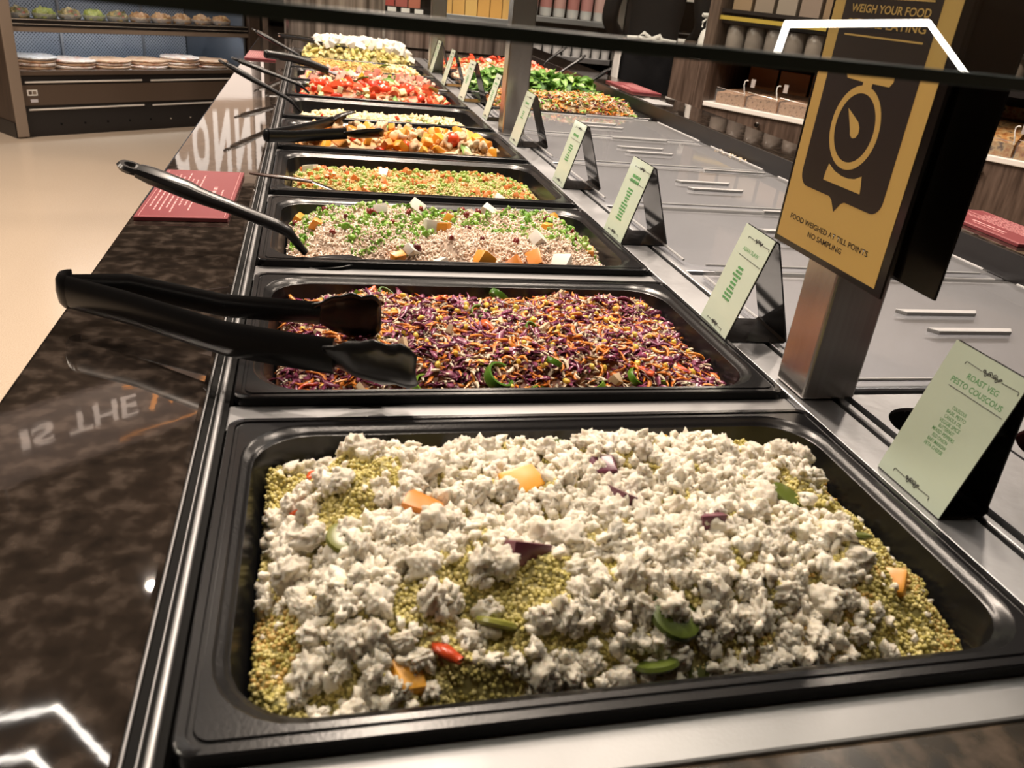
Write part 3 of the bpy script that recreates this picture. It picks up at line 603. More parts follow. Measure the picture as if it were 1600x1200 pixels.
# --- tray 10: pasta under white cubes
H10 = H_of(PY[9], -.020, .070, .006, 131, 12)
stuff('pasta_salad', H10, 'green yellow pasta salad heaped in the last tray of the row', 'pasta', mat('pasta_base', (.30, .24, .06), .5),
      [(cvf, rpts(H10, 500, .036, .002, .002), U(.006, .012, 500), rand_rot(500), mat('pasta_bits', (.58, .48, .15), .4, var=[(.68, .58, .28), (.4, .4, .08)], vary='island'))], nx=40, ny=30)
P = pick(120, .020, H10, lambda x, y: (y - PY[9] > .07) & (x > .075), .04); P[:, 2] += .011; n = len(P)
scatter('white_cheese_cube', [chunk(F_['feta2'], 1, .95, .9, .08, .1) for _ in range(3)], P, U(.0125, .0165, n), 'white cheese cube heaped on the pasta salad', 'cheese', 'white cheese cubes on the pasta salad', 3.1)
P = pick(60, .024, H10, lambda x, y: y - PY[9] <= .08, .04); P[:, 2] += .008; n = len(P)
scatter('pasta_tube', [MB().tube([(-1, 0, 0), (-.4, .1, .1), (.4, .1, .05), (1, -.05, 0)], [.42, .5, .5, .42], 8).mesh('pasta_tube', F_['pasta'], True)], P, U(.013, .018, n), 'pale yellow green pasta tube at the front of the last tray', 'pasta', 'pasta tubes in the last tray', 3.1)

# ================================================================== far side of the island: lids, then open trays
X0R, LR = .605, .555
FR = [2.30, 2.66, 3.02, 3.38]
TR = tray_mesh(LR, TW, .065, 'far_tray')
FL = ['shredded carrot and noodle salad', 'green spinach leaves', 'pink prawn salad', 'chopped tomato and cucumber']
for i, y in enumerate(FR):
    o = bpy.data.objects.new('food_tray', TR); link(o); o.location = (X0R, y, -.002); tag(o, 'black tray on the side beyond the posts holding ' + FL[i], 'tray', 'black trays beyond the posts')
    s = o.modifiers.new('solid', 'SOLIDIFY'); s.thickness = .0015; s.offset = -1
far_yb = [(2.27, 2.303)] + [(FR[i] + TW - .003, FR[i + 1] + .003) for i in range(3)] + [(3.38 + TW - .003, 3.79)]
for a, b in far_yb: box('cross_bar', M['steel'], (.592, 1.168, a, b, -.024, -.0115), island)
HR = [H_of(FR[0], -.025, .05, .010, 141, 14, L=LR, x0=X0R), H_of(FR[1], -.02, .06, .012, 151, 12, L=LR, x0=X0R), H_of(FR[2], -.025, .05, .01, 161, 12, L=LR, x0=X0R), H_of(FR[3], -.025, .045, .01, 171, 12, L=LR, x0=X0R)]
stuff('shredded_salad', HR[0], 'shredded carrot, cabbage and noodle salad in front of the spinach', 'salad', mat('shred_base', (.34, .20, .08), .5, var=[(.2, .2, .06)], vscale=40),
      [strands(HR[0], 1300, .008, .018, F_['pale'], STR[1], .004, None, .004, .8), strands(HR[0], 800, .008, .018, F_['carrot'], STR[0], .005, None, .004, .8), strands(HR[0], 200, .008, .016, F_['purple'], STR[2], .005), strands(HR[0], 450, .006, .016, F_['springs'], STR[2], .006, None, .004, .9)], nx=40, ny=30)
stuff('spinach_bed', HR[1], 'torn spinach under the loose leaves', 'spinach', mat('spinach_base', (.03, .09, .02), .5, var=[(.08, .18, .05)], vscale=30), [strands(HR[1], 300, .01, .02, F_['springs'], STR[2], .004)], nx=40, ny=30)
P = rpts(HR[1], 230, .036, .012, .008); SL = [leaf(F_['spin'], 1, w_, c_, seed=20 + i) for i, (w_, c_) in enumerate(((.6, .3), (.5, .5), (.65, -.3), (.5, .15)))]
scatter('spinach_leaf', SL, P, U(.020, .033, len(P)), 'fresh green spinach leaf heaped beyond the steel posts', 'spinach', 'spinach leaves in the tray beyond the posts', .7)
stuff('prawn_salad_base', HR[2], 'pale pink shreds under the prawns', 'salad', mat('prawn_base', (.6, .38, .26), .5), [(cvf, rpts(HR[2], 500, .036, .002, .002), U(.005, .009, 500), rand_rot(500), mat('prawn_bits', (.78, .5, .36), .4, var=[(.7, .6, .45), (.7, .25, .1)], vary='island'))], nx=40, ny=30)
P = rpts(HR[2], 120, .04, .008, .003); scatter('pink_prawn', [ring(F_['shrimp'], 1, .38, 1, 230, 10, 6, 'prawn')], P, U(.009, .012, len(P)), 'curled pink prawn in the tray behind the spinach', 'prawn', 'prawns behind the spinach', 3.1)
stuff('chopped_salad_base', HR[3], 'chopped tomato and herb salad in the tray behind the prawns', 'salad', mat('chop_base', (.4, .12, .05), .5), [(cvf, rpts(HR[3], 500, .036, .002, .002), U(.004, .009, 500), rand_rot(500), mat('chop_bits', (.7, .08, .03), .35, var=[(.6, .55, .3), (.2, .35, .08), (.7, .15, .05)], vary='island'))], nx=40, ny=30)
P = rpts(HR[3], 70, .04, .01, .003); scatter('tomato_wedge', [wedge(F_['tomf'], F_['tom'])], P, U(.012, .018, len(P)), 'red tomato wedge in the tray farthest beyond the posts', 'tomato', 'tomato wedges behind the prawns', 3.1)
# clear lids over steel covers
LY = [(.382, .748), (.762, 1.118), (1.132, 1.496), (1.512, 1.868), (1.884, 2.262)]
lid_l = ['clear lid with long handle beside the yellow sign', 'second clear lid back from the square well plate', 'third clear lid back from the square well plate', 'fourth clear lid back from the square well plate', 'clear lid next to the shredded carrot salad']
for i, (a, b) in enumerate(LY):
    MB().box(.594, 1.166, a, b - .002, -.024, -.009).build('steel_cover', M['steel_lid'], island, bevel=.003)
    t = thing('clear_cover', lid_l[i], 'cover', (0, 0, 0), 'clear lids over the steel covers')
    mb = MB(); x0, x1 = .602, 1.150
    mb.prism([(p[0], p[1]) for p in rloop(x0, x1, a + .006, b - .008, .03, 0)], -.0045, -.0022); mb.build('sheet', M['lid'], t)
    for (p0, p1) in ((((x0 + .03, a + .008, -.002)), ((x1 - .03, a + .008, -.002))), ((x0 + .03, b - .010, -.002), (x1 - .03, b - .010, -.002)), ((x1 - .004, a + .03, -.002), (x1 - .004, b - .03, -.002)), ((x0 + .004, a + .03, -.002), (x0 + .004, b - .03, -.002))):
        MB().tube([p0, p1], .0018, 6).build('rim', M['lidedge'], t, True)
    ym = a + .165; xa, xb = .825, .955
    h = MB()
    for yy in (ym - .028, ym + .036):
        h.prism([(xa + .01, yy - .006), (xb - .01, yy - .006), (xb, yy + .006), (xa, yy + .006)], -.002, .0035)
    h.build('handle', M['lidedge'], t, bevel=.001)
    MB().box(.86 + .05 * (i % 3), 1.02 + .05 * (i % 3), b - .016, b - .006, -.002, .002).build('hinge_lip', M['lidedge'], t)
# well plates with round holes, and a jar
def holed(x0, x1, y0, y1, cx, cy, r, z, th, n=48):
    mb = MB(); inn = []; out = []
    angs = sorted([2 * PI * k / n + PI / n for k in range(n)] + [math.atan2(yy - cy, xx - cx) % (2 * PI) for xx in (x0, x1) for yy in (y0, y1)]); n = len(angs)
    for a in angs:
        c, s = math.cos(a), math.sin(a); inn.append((cx + r * c, cy + r * s))
        tx = (x1 - cx) / c if c > 0 else (x0 - cx) / c; ty = (y1 - cy) / s if s > 0 else (y0 - cy) / s; tt = min(tx, ty); out.append((cx + tt * c, cy + tt * s))
    for zz in (z, z - th): mb.v += [(x, y, zz) for x, y in inn] + [(x, y, zz) for x, y in out]
    for k in range(n):
        q = (k + 1) % n; mb.f += [(k, n + k, n + q, q), (2 * n + k, 2 * n + q, 3 * n + q, 3 * n + k), (k, q, 2 * n + q, 2 * n + k), (n + k, 3 * n + k, 3 * n + q, n + q)]
    return mb
box('plain_cover', M['steel'], (.986, 1.164, -.02, .355, -.014, -.002), island, bevel=.002)
for k, (x0, x1, rr) in enumerate(((.598, .694, .041), (.698, .822, .054), (.826, .982, .054))):
    t = holed(x0, x1, -.02, .355, (x0 + x1) / 2, .285 if k == 0 else .225, rr, -.002, .012); 
    pl = t.build('well_plate', M['steel'], island)
    MB().lathe([(rr, -.006), (rr - .002, -.05), (rr - .003, -.13), (.0, -.135)], 32, ((x0 + x1) / 2, .285 if k == 0 else .225, 0), cap=False).build('round_well', M['well'], island, True)
jar = thing('sauce_jar', 'dark red sauce jar standing in the round steel well behind the couscous card', 'jar', (.760, .225, 0))
MB().lathe([(.034, -.125), (.040, -.12), (.040, .018), (.036, .030), (.037, .034), (.037, .042), (.035, .043), (.033, .03), (.0, .02)], 28, cap=False).build('body', mat('dark_red_glass', (.10, .012, .008), .08), jar, True)
for z in (.012, .032): MB().lathe([(.0402, z), (.0412, z + .0015), (.0402, z + .003)], 28, cap=False).build('rim', mat('amber_rim', (.30, .08, .03), .1), jar, True)

# ================================================================== booklets on the ledges
def dashes(mb, u0, u1, v, h, rs, align='c', wl=(.004, .012), gap=.002):
    u = u0
    while u < u1:
        L = rs.uniform(*wl); L = min(L, u1 - u)
        if L > .0015: mb.box(u, u + L, v - h / 2, v + h / 2, 0, .0002)
        u += L + gap
def booklet(name, label, pts, z, th=.006):
    # pts: near-outer, near-inner, far-inner, far-outer corners (x, y)
    t = thing(name, label, 'booklet', (0, 0, 0), 'red booklets lying on the granite ledges')
    MB().prism(pts, z, z + th).build('cover', M['red'], t, bevel=.0008)
    a, b, c, d = [Vector((p[0], p[1], 0)) for p in pts]
    U_ = (d - a); V_ = (b - a); Lu, Lv = U_.length, V_.length; U_.normalize(); V_.normalize()
    m = Matrix(((U_.x, V_.x, 0, a.x), (U_.y, V_.y, 0, a.y), (0, 0, 1, z + th), (0, 0, 0, 1)))
    rs = random.Random(3); mb = MB()
    for k in range(8): 
        w_ = rs.uniform(.55, .85) * Lu; dashes(mb, (Lu - w_) / 2, (Lu + w_) / 2, .012 + .0075 * k, .0022, rs, wl=(.006, .018), gap=.003)
    dashes(mb, Lu * .30, Lu * .62, .012 + .0075 * 10.2, .0055, rs, wl=(.012, .03), gap=.005); dashes(mb, Lu * .25, Lu * .55, .012 + .0075 * 11.8, .0025, rs)
    mb.v = [tuple(m @ Vector(p)) for p in mb.v]; mb.build('printed_lines', M['redink'], t)
    fr = MB(); e = .005
    for q in ((e, Lu - e, e, e + .0006), (e, Lu - e, Lv - e, Lv - e + .0006), (e, e + .0006, e, Lv - e), (Lu - e, Lu - e + .0006, e, Lv - e)): fr.box(*q, 0, .0002)
    fr.v = [tuple(m @ Vector(p)) for p in fr.v]; fr.build('printed_frame', M['redink'], t)
booklet('red_booklet', 'dark pink booklet on the granite beneath the raised spoon handle', [(-.169, .882), (-.048, .890), (-.045, 1.180), (-.167, 1.175)], 0)
booklet('red_booklet', 'small pink booklet on the far granite beside the broad black tongs', [(-.172, 3.06), (-.060, 3.06), (-.058, 3.36), (-.170, 3.35)], 0)
booklet('red_booklet', 'dark red booklet on the ledge behind the black sign', [(1.325, .77), (1.205, .80), (1.215, 1.05), (1.335, 1.03)], .035)
booklet('red_booklet', 'red booklet on the ledge beneath the person in black', [(1.325, 2.66), (1.215, 2.67), (1.222, 3.0), (1.33, 2.98)], .035)
MB().box(1.18, 1.25, 2.37, 2.50, .035, .037).build('clear_tray', M['lidedge'], None, bevel=.002)
tag(bpy.data.objects['clear_tray'], 'small clear plastic plate on the ledge near the far red booklet', 'plate')
P = np.stack([U(1.140, 1.163, 60), U(1.66, 1.80, 60), U(-.008, -.004, 60)], 1); v, f = many(cv, cf, P, U(.0015, .0035, 60), rand_rot(60))
tag(link(bpy.data.objects.new('spilled_crumbs', np_mesh('spilled_crumbs', v, f, [F_['pale']]))), 'pale crumbs spilled along the foot of the ledge by the lids', 'crumbs', None, 'stuff')

# ================================================================== serving spoons and tongs
def spoon(label, contact, bend, tip, hw=.012, group='serving spoons', bowl=True, metal=None, name='serving_spoon'):
    t = thing(name, label, 'spoon', contact, group); o = Vector(contact); m = metal or M['black']
    c, b, e = Vector(contact) - o, Vector(bend) - o, Vector(tip) - o; d = (e - b).normalized()
    L = (e - b).length; pts = [c, b + (c - b) * .35, b + (c - b) * .1, b + d * .012, b + d * L * .35, b + d * L * .55 + Vector((0, 0, -.001)), b + d * L * .62, b + d * L * .85, e - d * .016]
    MB().tube(pts, [hw * .5, hw * .55, hw * .6, hw * .62, hw * .66, hw * .8, hw * .95, hw, hw * .95], 10, [.6, .65, .75, .8, .8, .8, .75, .7, .6]).build('handle', m, t, True)
    # eye with a hole at the end of the handle
    side = d.cross(Vector((0, 0, 1))).normalized(); up = side.cross(d).normalized(); mb = MB(); n, k = 20, 6; cc = e - d * .006
    for i in range(n):
        a = 2 * PI * i / n
        for j in range(k):
            q = 2 * PI * j / k; rr = hw * .72 + hw * .34 * math.cos(q); mb.v.append(tuple(cc + (side * math.cos(a) + d * math.sin(a)) * rr + up * (hw * .3 * math.sin(q))))
    for i in range(n):
        for j in range(k): mb.f.append((i * k + j, i * k + (j + 1) % k, ((i + 1) % n) * k + (j + 1) % k, ((i + 1) % n) * k + j))
    mb.build('hanging_eye', m, t, True)
    if bowl:
        mb = MB(); sx = 1 if tip[0] < contact[0] else -1
        for i in range(9):
            for j in range(16):
                r = i / 8; a = 2 * PI * j / 16; mb.v.append((sx * .032 + .040 * r * math.cos(a), .027 * r * math.sin(a), -.012 - .008 * (1 - r * r) + .004 * sx * r * math.cos(a)))
        for i in range(8):
            for j in range(16): mb.f.append((i * 16 + j, i * 16 + (j + 1) % 16, (i + 1) * 16 + (j + 1) % 16, (i + 1) * 16 + j))
        q = mb.build('bowl', m, t, True); s = q.modifiers.new('solid', 'SOLIDIFY'); s.thickness = .002
    return t
spoon('black spoon with a long raised handle in the spring onion rice', (.060, .665, .022) if 0 else (.058, .752, .004), (.035, .750, .035), (-.152, .790, .0945), .0155)
spoon('black spoon whose handle leans out of the pale potato salad', (.042, 1.93, -.004), (.016, 1.925, .026), (-.145, 1.91, .106), .0105)
spoon('black spoon whose handle leans out of the tomato wedges', (.062, 2.27, .0), (.038, 2.265, .022), (-.145, 2.26, .080), .0105)
spoon('black spoon whose handle leans out of the yellow noodles', (.050, 3.03, .010), (.022, 3.03, .034), (-.135, 3.03, .106), .011)
spoon('black spoon standing in the chopped tomato tray beyond the posts', (1.125, 3.62, .03), (1.135, 3.62, .045), (1.236, 3.66, .112), .010, 'spoons beyond the posts')
spoon('black spoon standing in the prawn tray beyond the posts', (1.045, 3.12, .028), (1.055, 3.12, .040), (1.166, 3.14, .115), .011, 'spoons beyond the posts')
spoon('black spoon standing at the back of the spinach', (1.070, 2.80, .03), (1.080, 2.80, .042), (1.160, 2.80, .100), .011, 'spoons beyond the posts')
t = thing('serving_knife', 'thin brown handled steel server in the pea and carrot rice', 'server', (0, 0, 0))
MB().tube([(.068, 1.155, .002), (.02, 1.150, .008), (-.008, 1.148, .010), (-.034, 1.15, .0125)], [.006, .007, .0055, .0045], 10, .5).build('handle', mat('brown_handle', (.05, .022, .014), .25), t, True)
MB().tube([(.068, 1.155, .002), (.085, 1.155, -.004), (.125, 1.155, -.018)], [.009, .013, .012], 10, .12).build('blade', M['chrome'], t, True)

def arm(path, ht, th, m, t, head=None, name='arm'):
    MB().tube(path, [th] * len(path), 8, [ht / th / 2] * len(path)).build(name, m, t, True, bevel=0)
    if head:
        # scalloped grabbing end: a shallow scoop whose rim is waved
        p = Vector(path[-1]); d = (p - Vector(path[-2])); d.normalize(); L, W_, dirn, ps = head; s = d.cross(Vector((0, 0, 1))).normalized(); up = s.cross(d).normalized()
        s2 = (s * math.cos(ps) + up * math.sin(ps)).normalized(); n2 = d.cross(s2).normalized(); mb = MB(); nu, nv = 15, 7
        for i in range(nu):
            u = i / (nu - 1); hw = W_ * (.45 + .75 * min(1, u * 2.2)) * (1 + .07 * math.cos(u * 22)); hw *= (1 - max(0, u - .85) ** 2 * 14)
            for j in range(nv):
                v = 2 * j / (nv - 1) - 1; mb.v.append(tuple(p + d * (L * u - .008) + s2 * (hw * v) + n2 * (dirn * .010 * (1 - v * v) * min(1, u * 3))))
        for i in range(nu - 1):
            for j in range(nv - 1): a = i * nv + j; mb.f.append((a, a + 1, a + nv + 1, a + nv))
        q = mb.build('gripping_end', m, t, True); sl = q.modifiers.new('solid', 'SOLIDIFY'); sl.thickness = .0025; sl.offset = 0
def bow(c, r, ht, th, m, t, a0=90, a1=270):
    pts = [(c[0] + r * math.cos(math.radians(a0 + (a1 - a0) * k / 10)), c[1] + r * math.sin(math.radians(a0 + (a1 - a0) * k / 10)), c[2]) for k in range(11)]
    MB().tube(pts, th, 8, ht / th / 2).build('spring_bend', m, t, True)
t = thing('black_tongs', 'long black plastic tongs resting on the cabbage slaw', 'tongs', (0, 0, 0))
arm([(-.158, .533, .034), (-.108, .538, .034), (-.015, .484, .035), (.040, .474, .035), (.074, .470, .034)], .024, .0045, M['black'], t, (.066, .024, -1, 1.15))
arm([(-.158, .515, .034), (-.100, .480, .033), (-.009, .408, .034), (.050, .374, .038), (.084, .362, .038)], .034, .0050, M['black'], t, (.082, .027, 1, 1.0))
bow((-.158, .524, .034), .009, .034, .0045, M['black'], t)
t = thing('black_tongs', 'black tongs resting on the butternut and chicken salad', 'tongs', (0, 0, 0))
arm([(-.016, 1.462, .018), (.03, 1.48, .017), (.085, 1.502, .020), (.14, 1.515, .024)], .024, .0035, M['black'], t, (.085, .020, 1, .5))
arm([(-.016, 1.480, .018), (.03, 1.53, .020), (.08, 1.60, .022), (.115, 1.64, .028)], .022, .0035, M['black'], t, (.070, .020, -1, .5))
bow((-.016, 1.471, .018), .009, .024, .0035, M['black'], t)
t = thing('black_tongs', 'broad black tongs with grey tips in the ham salad', 'tongs', (0, 0, 0))
arm([(-.068, 2.655, .060), (.0, 2.665, .055), (.06, 2.675, .042), (.125, 2.68, .022)], .024, .005, M['black'], t)
arm([(-.068, 2.675, .060), (.0, 2.72, .053), (.06, 2.75, .038), (.125, 2.76, .016)], .022, .005, M['black'], t)
MB().tube([(.12, 2.682, .022), (.145, 2.69, .014), (.165, 2.70, .004)], [.008, .012, .009], 10, .5).build('grey_tip', mat('grey_tip', (.25, .27, .32), .25), t, True)
bow((-.068, 2.665, .060), .010, .024, .005, M['black'], t)
t = thing('steel_tongs', 'shiny tongs with black scoop ends in the pasta salad', 'tongs', (0, 0, 0))
arm([(-.052, 3.40, .066), (.03, 3.41, .060), (.10, 3.42, .050), (.17, 3.42, .045)], .014, .004, mat('glossy_black', (.02, .02, .022), .1), t, (.06, .02, 1, .2))
arm([(-.052, 3.412, .070), (.03, 3.44, .066), (.10, 3.45, .058), (.17, 3.45, .052)], .012, .004, M['chrome'], t, (.05, .018, -1, .2))
bow((-.052, 3.406, .068), .006, .014, .004, M['chrome'], t)
# ================================================================== writing
def text(body, mat_, parent, m, w_, h_, u, v, name='lettering', ext=.0001, align='LEFT', shear=0, bold=0):
    """lettering w_ wide and h_ high whose lower-left corner stands at (u, v) of the plane m"""
    c = bpy.data.curves.new(name, 'FONT'); c.body = body; c.size = 1; c.align_x = 'LEFT'; c.shear = shear; c.offset = bold; c.resolution_u = 3; c.space_line = 1.0
    o = bpy.data.objects.new(name, c); link(o); bpy.context.view_layer.update()
    bb = [Vector(b) for b in o.bound_box]; x0 = min(b.x for b in bb); x1 = max(b.x for b in bb); y0 = min(b.y for b in bb); y1 = max(b.y for b in bb)
    dg = bpy.context.evaluated_depsgraph_get(); me = bpy.data.meshes.new_from_object(o.evaluated_get(dg)); bpy.data.objects.remove(o)
    me.name = name; sx = w_ / (x1 - x0); sy = h_ / (y1 - y0)
    for q in me.vertices: q.co = m @ Vector(((q.co.x - x0) * sx + u, (q.co.y - y0) * sy + v, ext))
    me.materials.clear(); me.materials.append(mat_)
    o = bpy.data.objects.new(name, me); link(o, parent); return o
def flourish(mb, u0, u1, v, s=1):
    r = .00028 * s; c = (u0 + u1) / 2; h = (u1 - u0) / 2
    for k in (-1, 1):
        mb.tube([(c + k * h, v - .0022 * s * k * k, 0), (c + k * h, v, 0), (c + k * h * .96, v + .0006, 0), (c + k * h * .38, v, 0)], r, 5)
        for (a, rr) in ((.30, .0016), (.20, .0020), (.09, .0024)):
            pts = [(c + k * (h * a) + rr * s * (1 - t_ / 14) * math.cos(t_ * .75 * k), v + (.0009 if a != .2 else -.0009) * s + rr * s * (1 - t_ / 14) * math.sin(t_ * .75), 0) for t_ in range(12)]; mb.tube(pts, r * 1.2, 4)
    mb.tube([(c - h * .3, v, 0), (c - h * .1, v + .001, 0), (c, v - .0004, 0), (c + h * .1, v + .001, 0), (c + h * .3, v, 0)], r * 1.3, 5)
    return mb
def label_card(i, x0, yf, wd, label, title, lines, rz=0, tall=.1245, fx=.078):
    hold = thing('card_holder', 'black bent holder ' + label[1], 'card holder', (x0, yf, -.004), 'black holders behind the label cards', rz)
    lean = math.atan2(.033, .12)
    # plane of the card: u towards the viewer's side (-y), v up the slope
    m = Matrix(((0, math.sin(lean), -math.cos(lean), 0), (-1, 0, 0, 0), (0, math.cos(lean), math.sin(lean), 0), (0, 0, 0, 1)))
    mb = MB().box(0, wd, 0, tall, -.0026, -.0008, m=m); mb.build('front_panel', M['acrylic'], hold)
    ax, az = tall * math.sin(lean), tall * math.cos(lean)
    mb = MB(); pts = [(ax + .002, az), (ax + .006, az - .002), (fx - .002, .010), (fx, .004), (fx - .004, .0005)]
    for (a, b) in zip(pts, pts[1:]):
        d = Vector((b[0] - a[0], 0, b[1] - a[1])); L = d.length; ang = math.atan2(d.z, d.x)
        mb.box(0, L, -wd, 0, -.0009, .0009, m=Matrix.Translation((a[0], 0, a[1])) @ Matrix.Rotation(-ang, 4, 'Y'))
    mb.build('rear_leg', M['acrylic'], hold)
    MB().box(.001, fx - .003, -wd, 0, 0, .0018).build('base_plate', M['acrylic'], hold, bevel=.0005)
    card = thing('label_card', label[0], 'label card', (x0, yf, -.004), 'pale green label cards along the near row', rz)
    MB().box(-.0006, wd + .0006, .0012, tall + .0006, -.0007, 0, m=m).build('card_sheet', M['card'], card)
    rs = random.Random(i)
    mb = flourish(MB(), wd * .25, wd * .97, tall * .915); flourish(mb, wd * .21, wd * .78, tall * .075)
    if title: mb.box(wd * .22, wd * .97, tall * .735, tall * .735 + .0005, 0, .0002)
    mb.v = [tuple(m @ Vector((p[0], p[1], p[2] + .0002))) for p in mb.v]; mb.build('printed_ornament', M['ink'], card)
    if i == 0:
        text('ROAST VEG', M['green'], card, m, .0325, .0048, .0275, .1030, bold=.012); text('PESTO COUSCOUS', M['green'], card, m, .0545, .0048, .0155, .0950, bold=.012)
        L = ['COUSCOUS', 'BASIL PESTO', 'CANOLA OIL', 'VEGGIE SPICE', 'BUTTERNUT', 'MIXED PEPPERS', 'RED ONION', 'BABY MARROW', 'FETA CHEESE']
        for k, s in enumerate(L): w_ = .0019 * len(s); text(s, M['green'], card, m, w_, .0030, .0395 - w_ / 2 - .0003 * k, .0770 - .0044 * k, bold=.01)
    else:
        mb = MB()
        if i == 1: text('ASIAN SLAW', M['green'], card, m, .040, .0046, .018, .098, bold=.012)
        else:
            for k in range(title): dashes(mb, wd * .5 - .016 - .003 * k, wd * .5 + .016 + .003 * k, .100 - .0075 * k, .0046, rs, wl=(.004, .01), gap=.0015)
        for k in range(lines): w_ = rs.uniform(.012, .026); dashes(mb, wd * .47 - w_ / 2, wd * .47 + w_ / 2, .079 - .0048 * k, .0027, rs, wl=(.003, .007), gap=.001)
        if mb.v: mb.v = [tuple(m @ Vector((p[0], p[1], p[2] + .0001))) for p in mb.v]; mb.build('printed_lines', M['green'], card)
CL = [('pale green label card reading roast veg pesto couscous', 'behind the roast veg pesto couscous card'), ('pale label card reading asian slaw beside the slaw tray', 'behind the asian slaw card'),
      ('pale label card beside the brown rice tray', 'behind the card of the brown rice tray'), ('pale label card beside the pea and carrot rice tray', 'behind the card of the pea and carrot rice'),
      ('pale pinkish label card just in front of the second steel post', 'just in front of the second steel post'), ('label card partly hidden behind the second steel post', 'partly hidden behind the second steel post'),
      ('narrow label card beside the red tomato wedges', 'beside the tomato wedges'), ('narrow label card beside the pink ham salad', 'beside the pink ham salad'), ('small far label card beside the third steel post', 'beside the third steel post')]
CP = [(.5415, .2250, .0765, 0, 9), (.529, .566, .074, -.06, 9), (.530, .946, .082, 0, 11), (.539, 1.301, .076, 0, 7), (.5425, 1.722, .080, 0, 4), (.5425, 2.085, .066, 0, 6), (.532, 2.452, .080, .05, 6), (.530, 2.832, .080, 0, 5), (.538, 3.236, .080, 0, 4)]
for i, (x, y, wd, rz, ln) in enumerate(CP): label_card(i, x, y, wd, CL[i], 2 if i == 2 else 1, ln, rz, fx=.046 if i == 0 else .078)

# ================================================================== yellow weigh sign and the black one
XS = .5375; ZT = .405
sm = Matrix(((0, 0, -1, XS), (-1, 0, 0, .4635), (0, 1, 0, 0), (0, 0, 0, 1)))   # u right, v up, w towards the customer
sign = thing('hanging_sign', 'yellow and dark brown sign reading weigh your food, mounted on the near steel post', 'sign', (0, 0, 0))
MB().box(0, .1805, .1285, ZT, -.0030, -.0004, m=sm).build('sign_board', M['signedge'], sign, bevel=.0004)
MB().box(.0045, .1705, .1345, ZT - .006, -.0004, 0, m=sm).build('yellow_face', M['gold'], sign)
def arcp(cx, cy, r, a0, a1, n=8): return [(cx + r * math.cos(math.radians(a0 + (a1 - a0) * k / n)), cy + r * math.sin(math.radians(a0 + (a1 - a0) * k / n))) for k in range(n + 1)]
poly = [(.074, .1910)] + [(.079, .1885), (.0825, .184), (.0862, .1793), (.090, .184), (.0935, .1885), (.0985, .1910)] + arcp(.136, .2045, .0135, -90, 0) + [(.1490, ZT - .020)] + arcp(.1355, ZT - .0335, .0135, 0, 90)[1:] + arcp(.0345, ZT - .0335, .0135, 90, 180) + arcp(.0345, .2045, .0135, 180, 270)
MB().prism(poly, 0, .0002, m=sm).build('dark_badge', M['signdark'], sign)
g = MB(); n = 48; cx, cy = .0830, .2540; mb = MB()
for k in range(n):
    a = 2 * PI * k / n
    mb.v += [(cx + .0352 * math.cos(a), cy + .0360 * math.sin(a), .0003), (cx + .0282 * math.cos(a), cy + .0296 * math.sin(a), .0003)]
mb.f = [(2 * k, (2 * k + 2) % (2 * n), (2 * k + 3) % (2 * n), 2 * k + 1) for k in range(n)]
mb.v = [tuple(sm @ Vector(p)) for p in mb.v]; mb.build('dial_ring', M['gold'], sign)
MB().prism([(.0500, .3055), (.0505, .2975), (.054, .2935), (.0785, .2925), (.0785, .2880), (.0915, .2880), (.0915, .2925), (.1145, .2925), (.118, .2965), (.1185, .3055)], .0002, .0004, m=sm).build('scale_pan', M['gold'], sign)
MB().prism([(.0675, .2690), (.0865, .2600), (.0905, .2555), (.0912, .2505), (.0885, .2465), (.0840, .2455), (.0800, .2475), (.0780, .2520)], .0002, .0004, m=sm).build('needle', M['gold'], sign)
MB().prism([(.0585, .2030), (.1165, .2030), (.1150, .2100), (.1125, .2178), (.1040, .2135), (.0940, .2118), (.0840, .2118), (.0720, .2138), (.0610, .2182), (.0590, .2100)], .0002, .0004, m=sm).build('scale_foot', M['gold'], sign)
for (a, b, v) in ((.0320, .1395, .3285), (.0320, .1395, .3590)): MB().box(a, b, v - .0007, v + .0007, .0002, .0004, m=sm).build('gold_rule', M['gold'], sign)
text('WEIGH YOUR FOOD', M['gold'], sign, sm, .1060, .0066, .0330, .3470, ext=.0004, bold=.015)
text('BEFORE EATING', M['gold'], sign, sm, .1060, .0066, .0330, .3352, ext=.0004, bold=.015)
text('FOOD WEIGHED AT TILL POINTS', M['signdark'], sign, sm, .1290, .0052, .0210, .1560, ext=.0003, bold=.012)
text('NO SAMPLING', M['signdark'], sign, sm, .0570, .0052, .0570, .1468, ext=.0003, bold=.012)
s2 = thing('hanging_sign', 'plain black back of the sign mounted behind the yellow one', 'sign', (0, 0, 0))
MB().box(.6030, .6058, .2935, .4740, .1245, ZT).build('sign_board', M['signedge'], s2, bevel=.0004)
MB().box(.6010, .6031, .352, .392, .20, ZT - .03).build('fixing_plate', M['rubber'], s2)

# ================================================================== local frames for the cases
def frame(ox, oy, ang):
    return Matrix.Translation((ox, oy, FLOOR)) @ Matrix.Rotation(ang, 4, 'Z')
FA = frame(-1.807, 5.896, math.atan2(.640, .769))      # chilled case beyond the aisle; x along the case, -y out of it
FB = frame(1.891, 3.460, math.atan2(-.832, .555))      # shelving behind the ledge
def fcase(name, label, cat, F, group=None):
    o = thing(name, label, cat, (0, 0, 0), group); o.matrix_world = F; return o
def put(name, mesh_, F, loc, label, cat, group, rz=0, s=1):
    o = bpy.data.objects.new(name, mesh_); o.matrix_world = F @ Matrix.Translation(loc) @ Matrix.Rotation(rz, 4, 'Z') @ Matrix.Diagonal((s, s, s, 1)); link(o); return tag(o, label, cat, group)
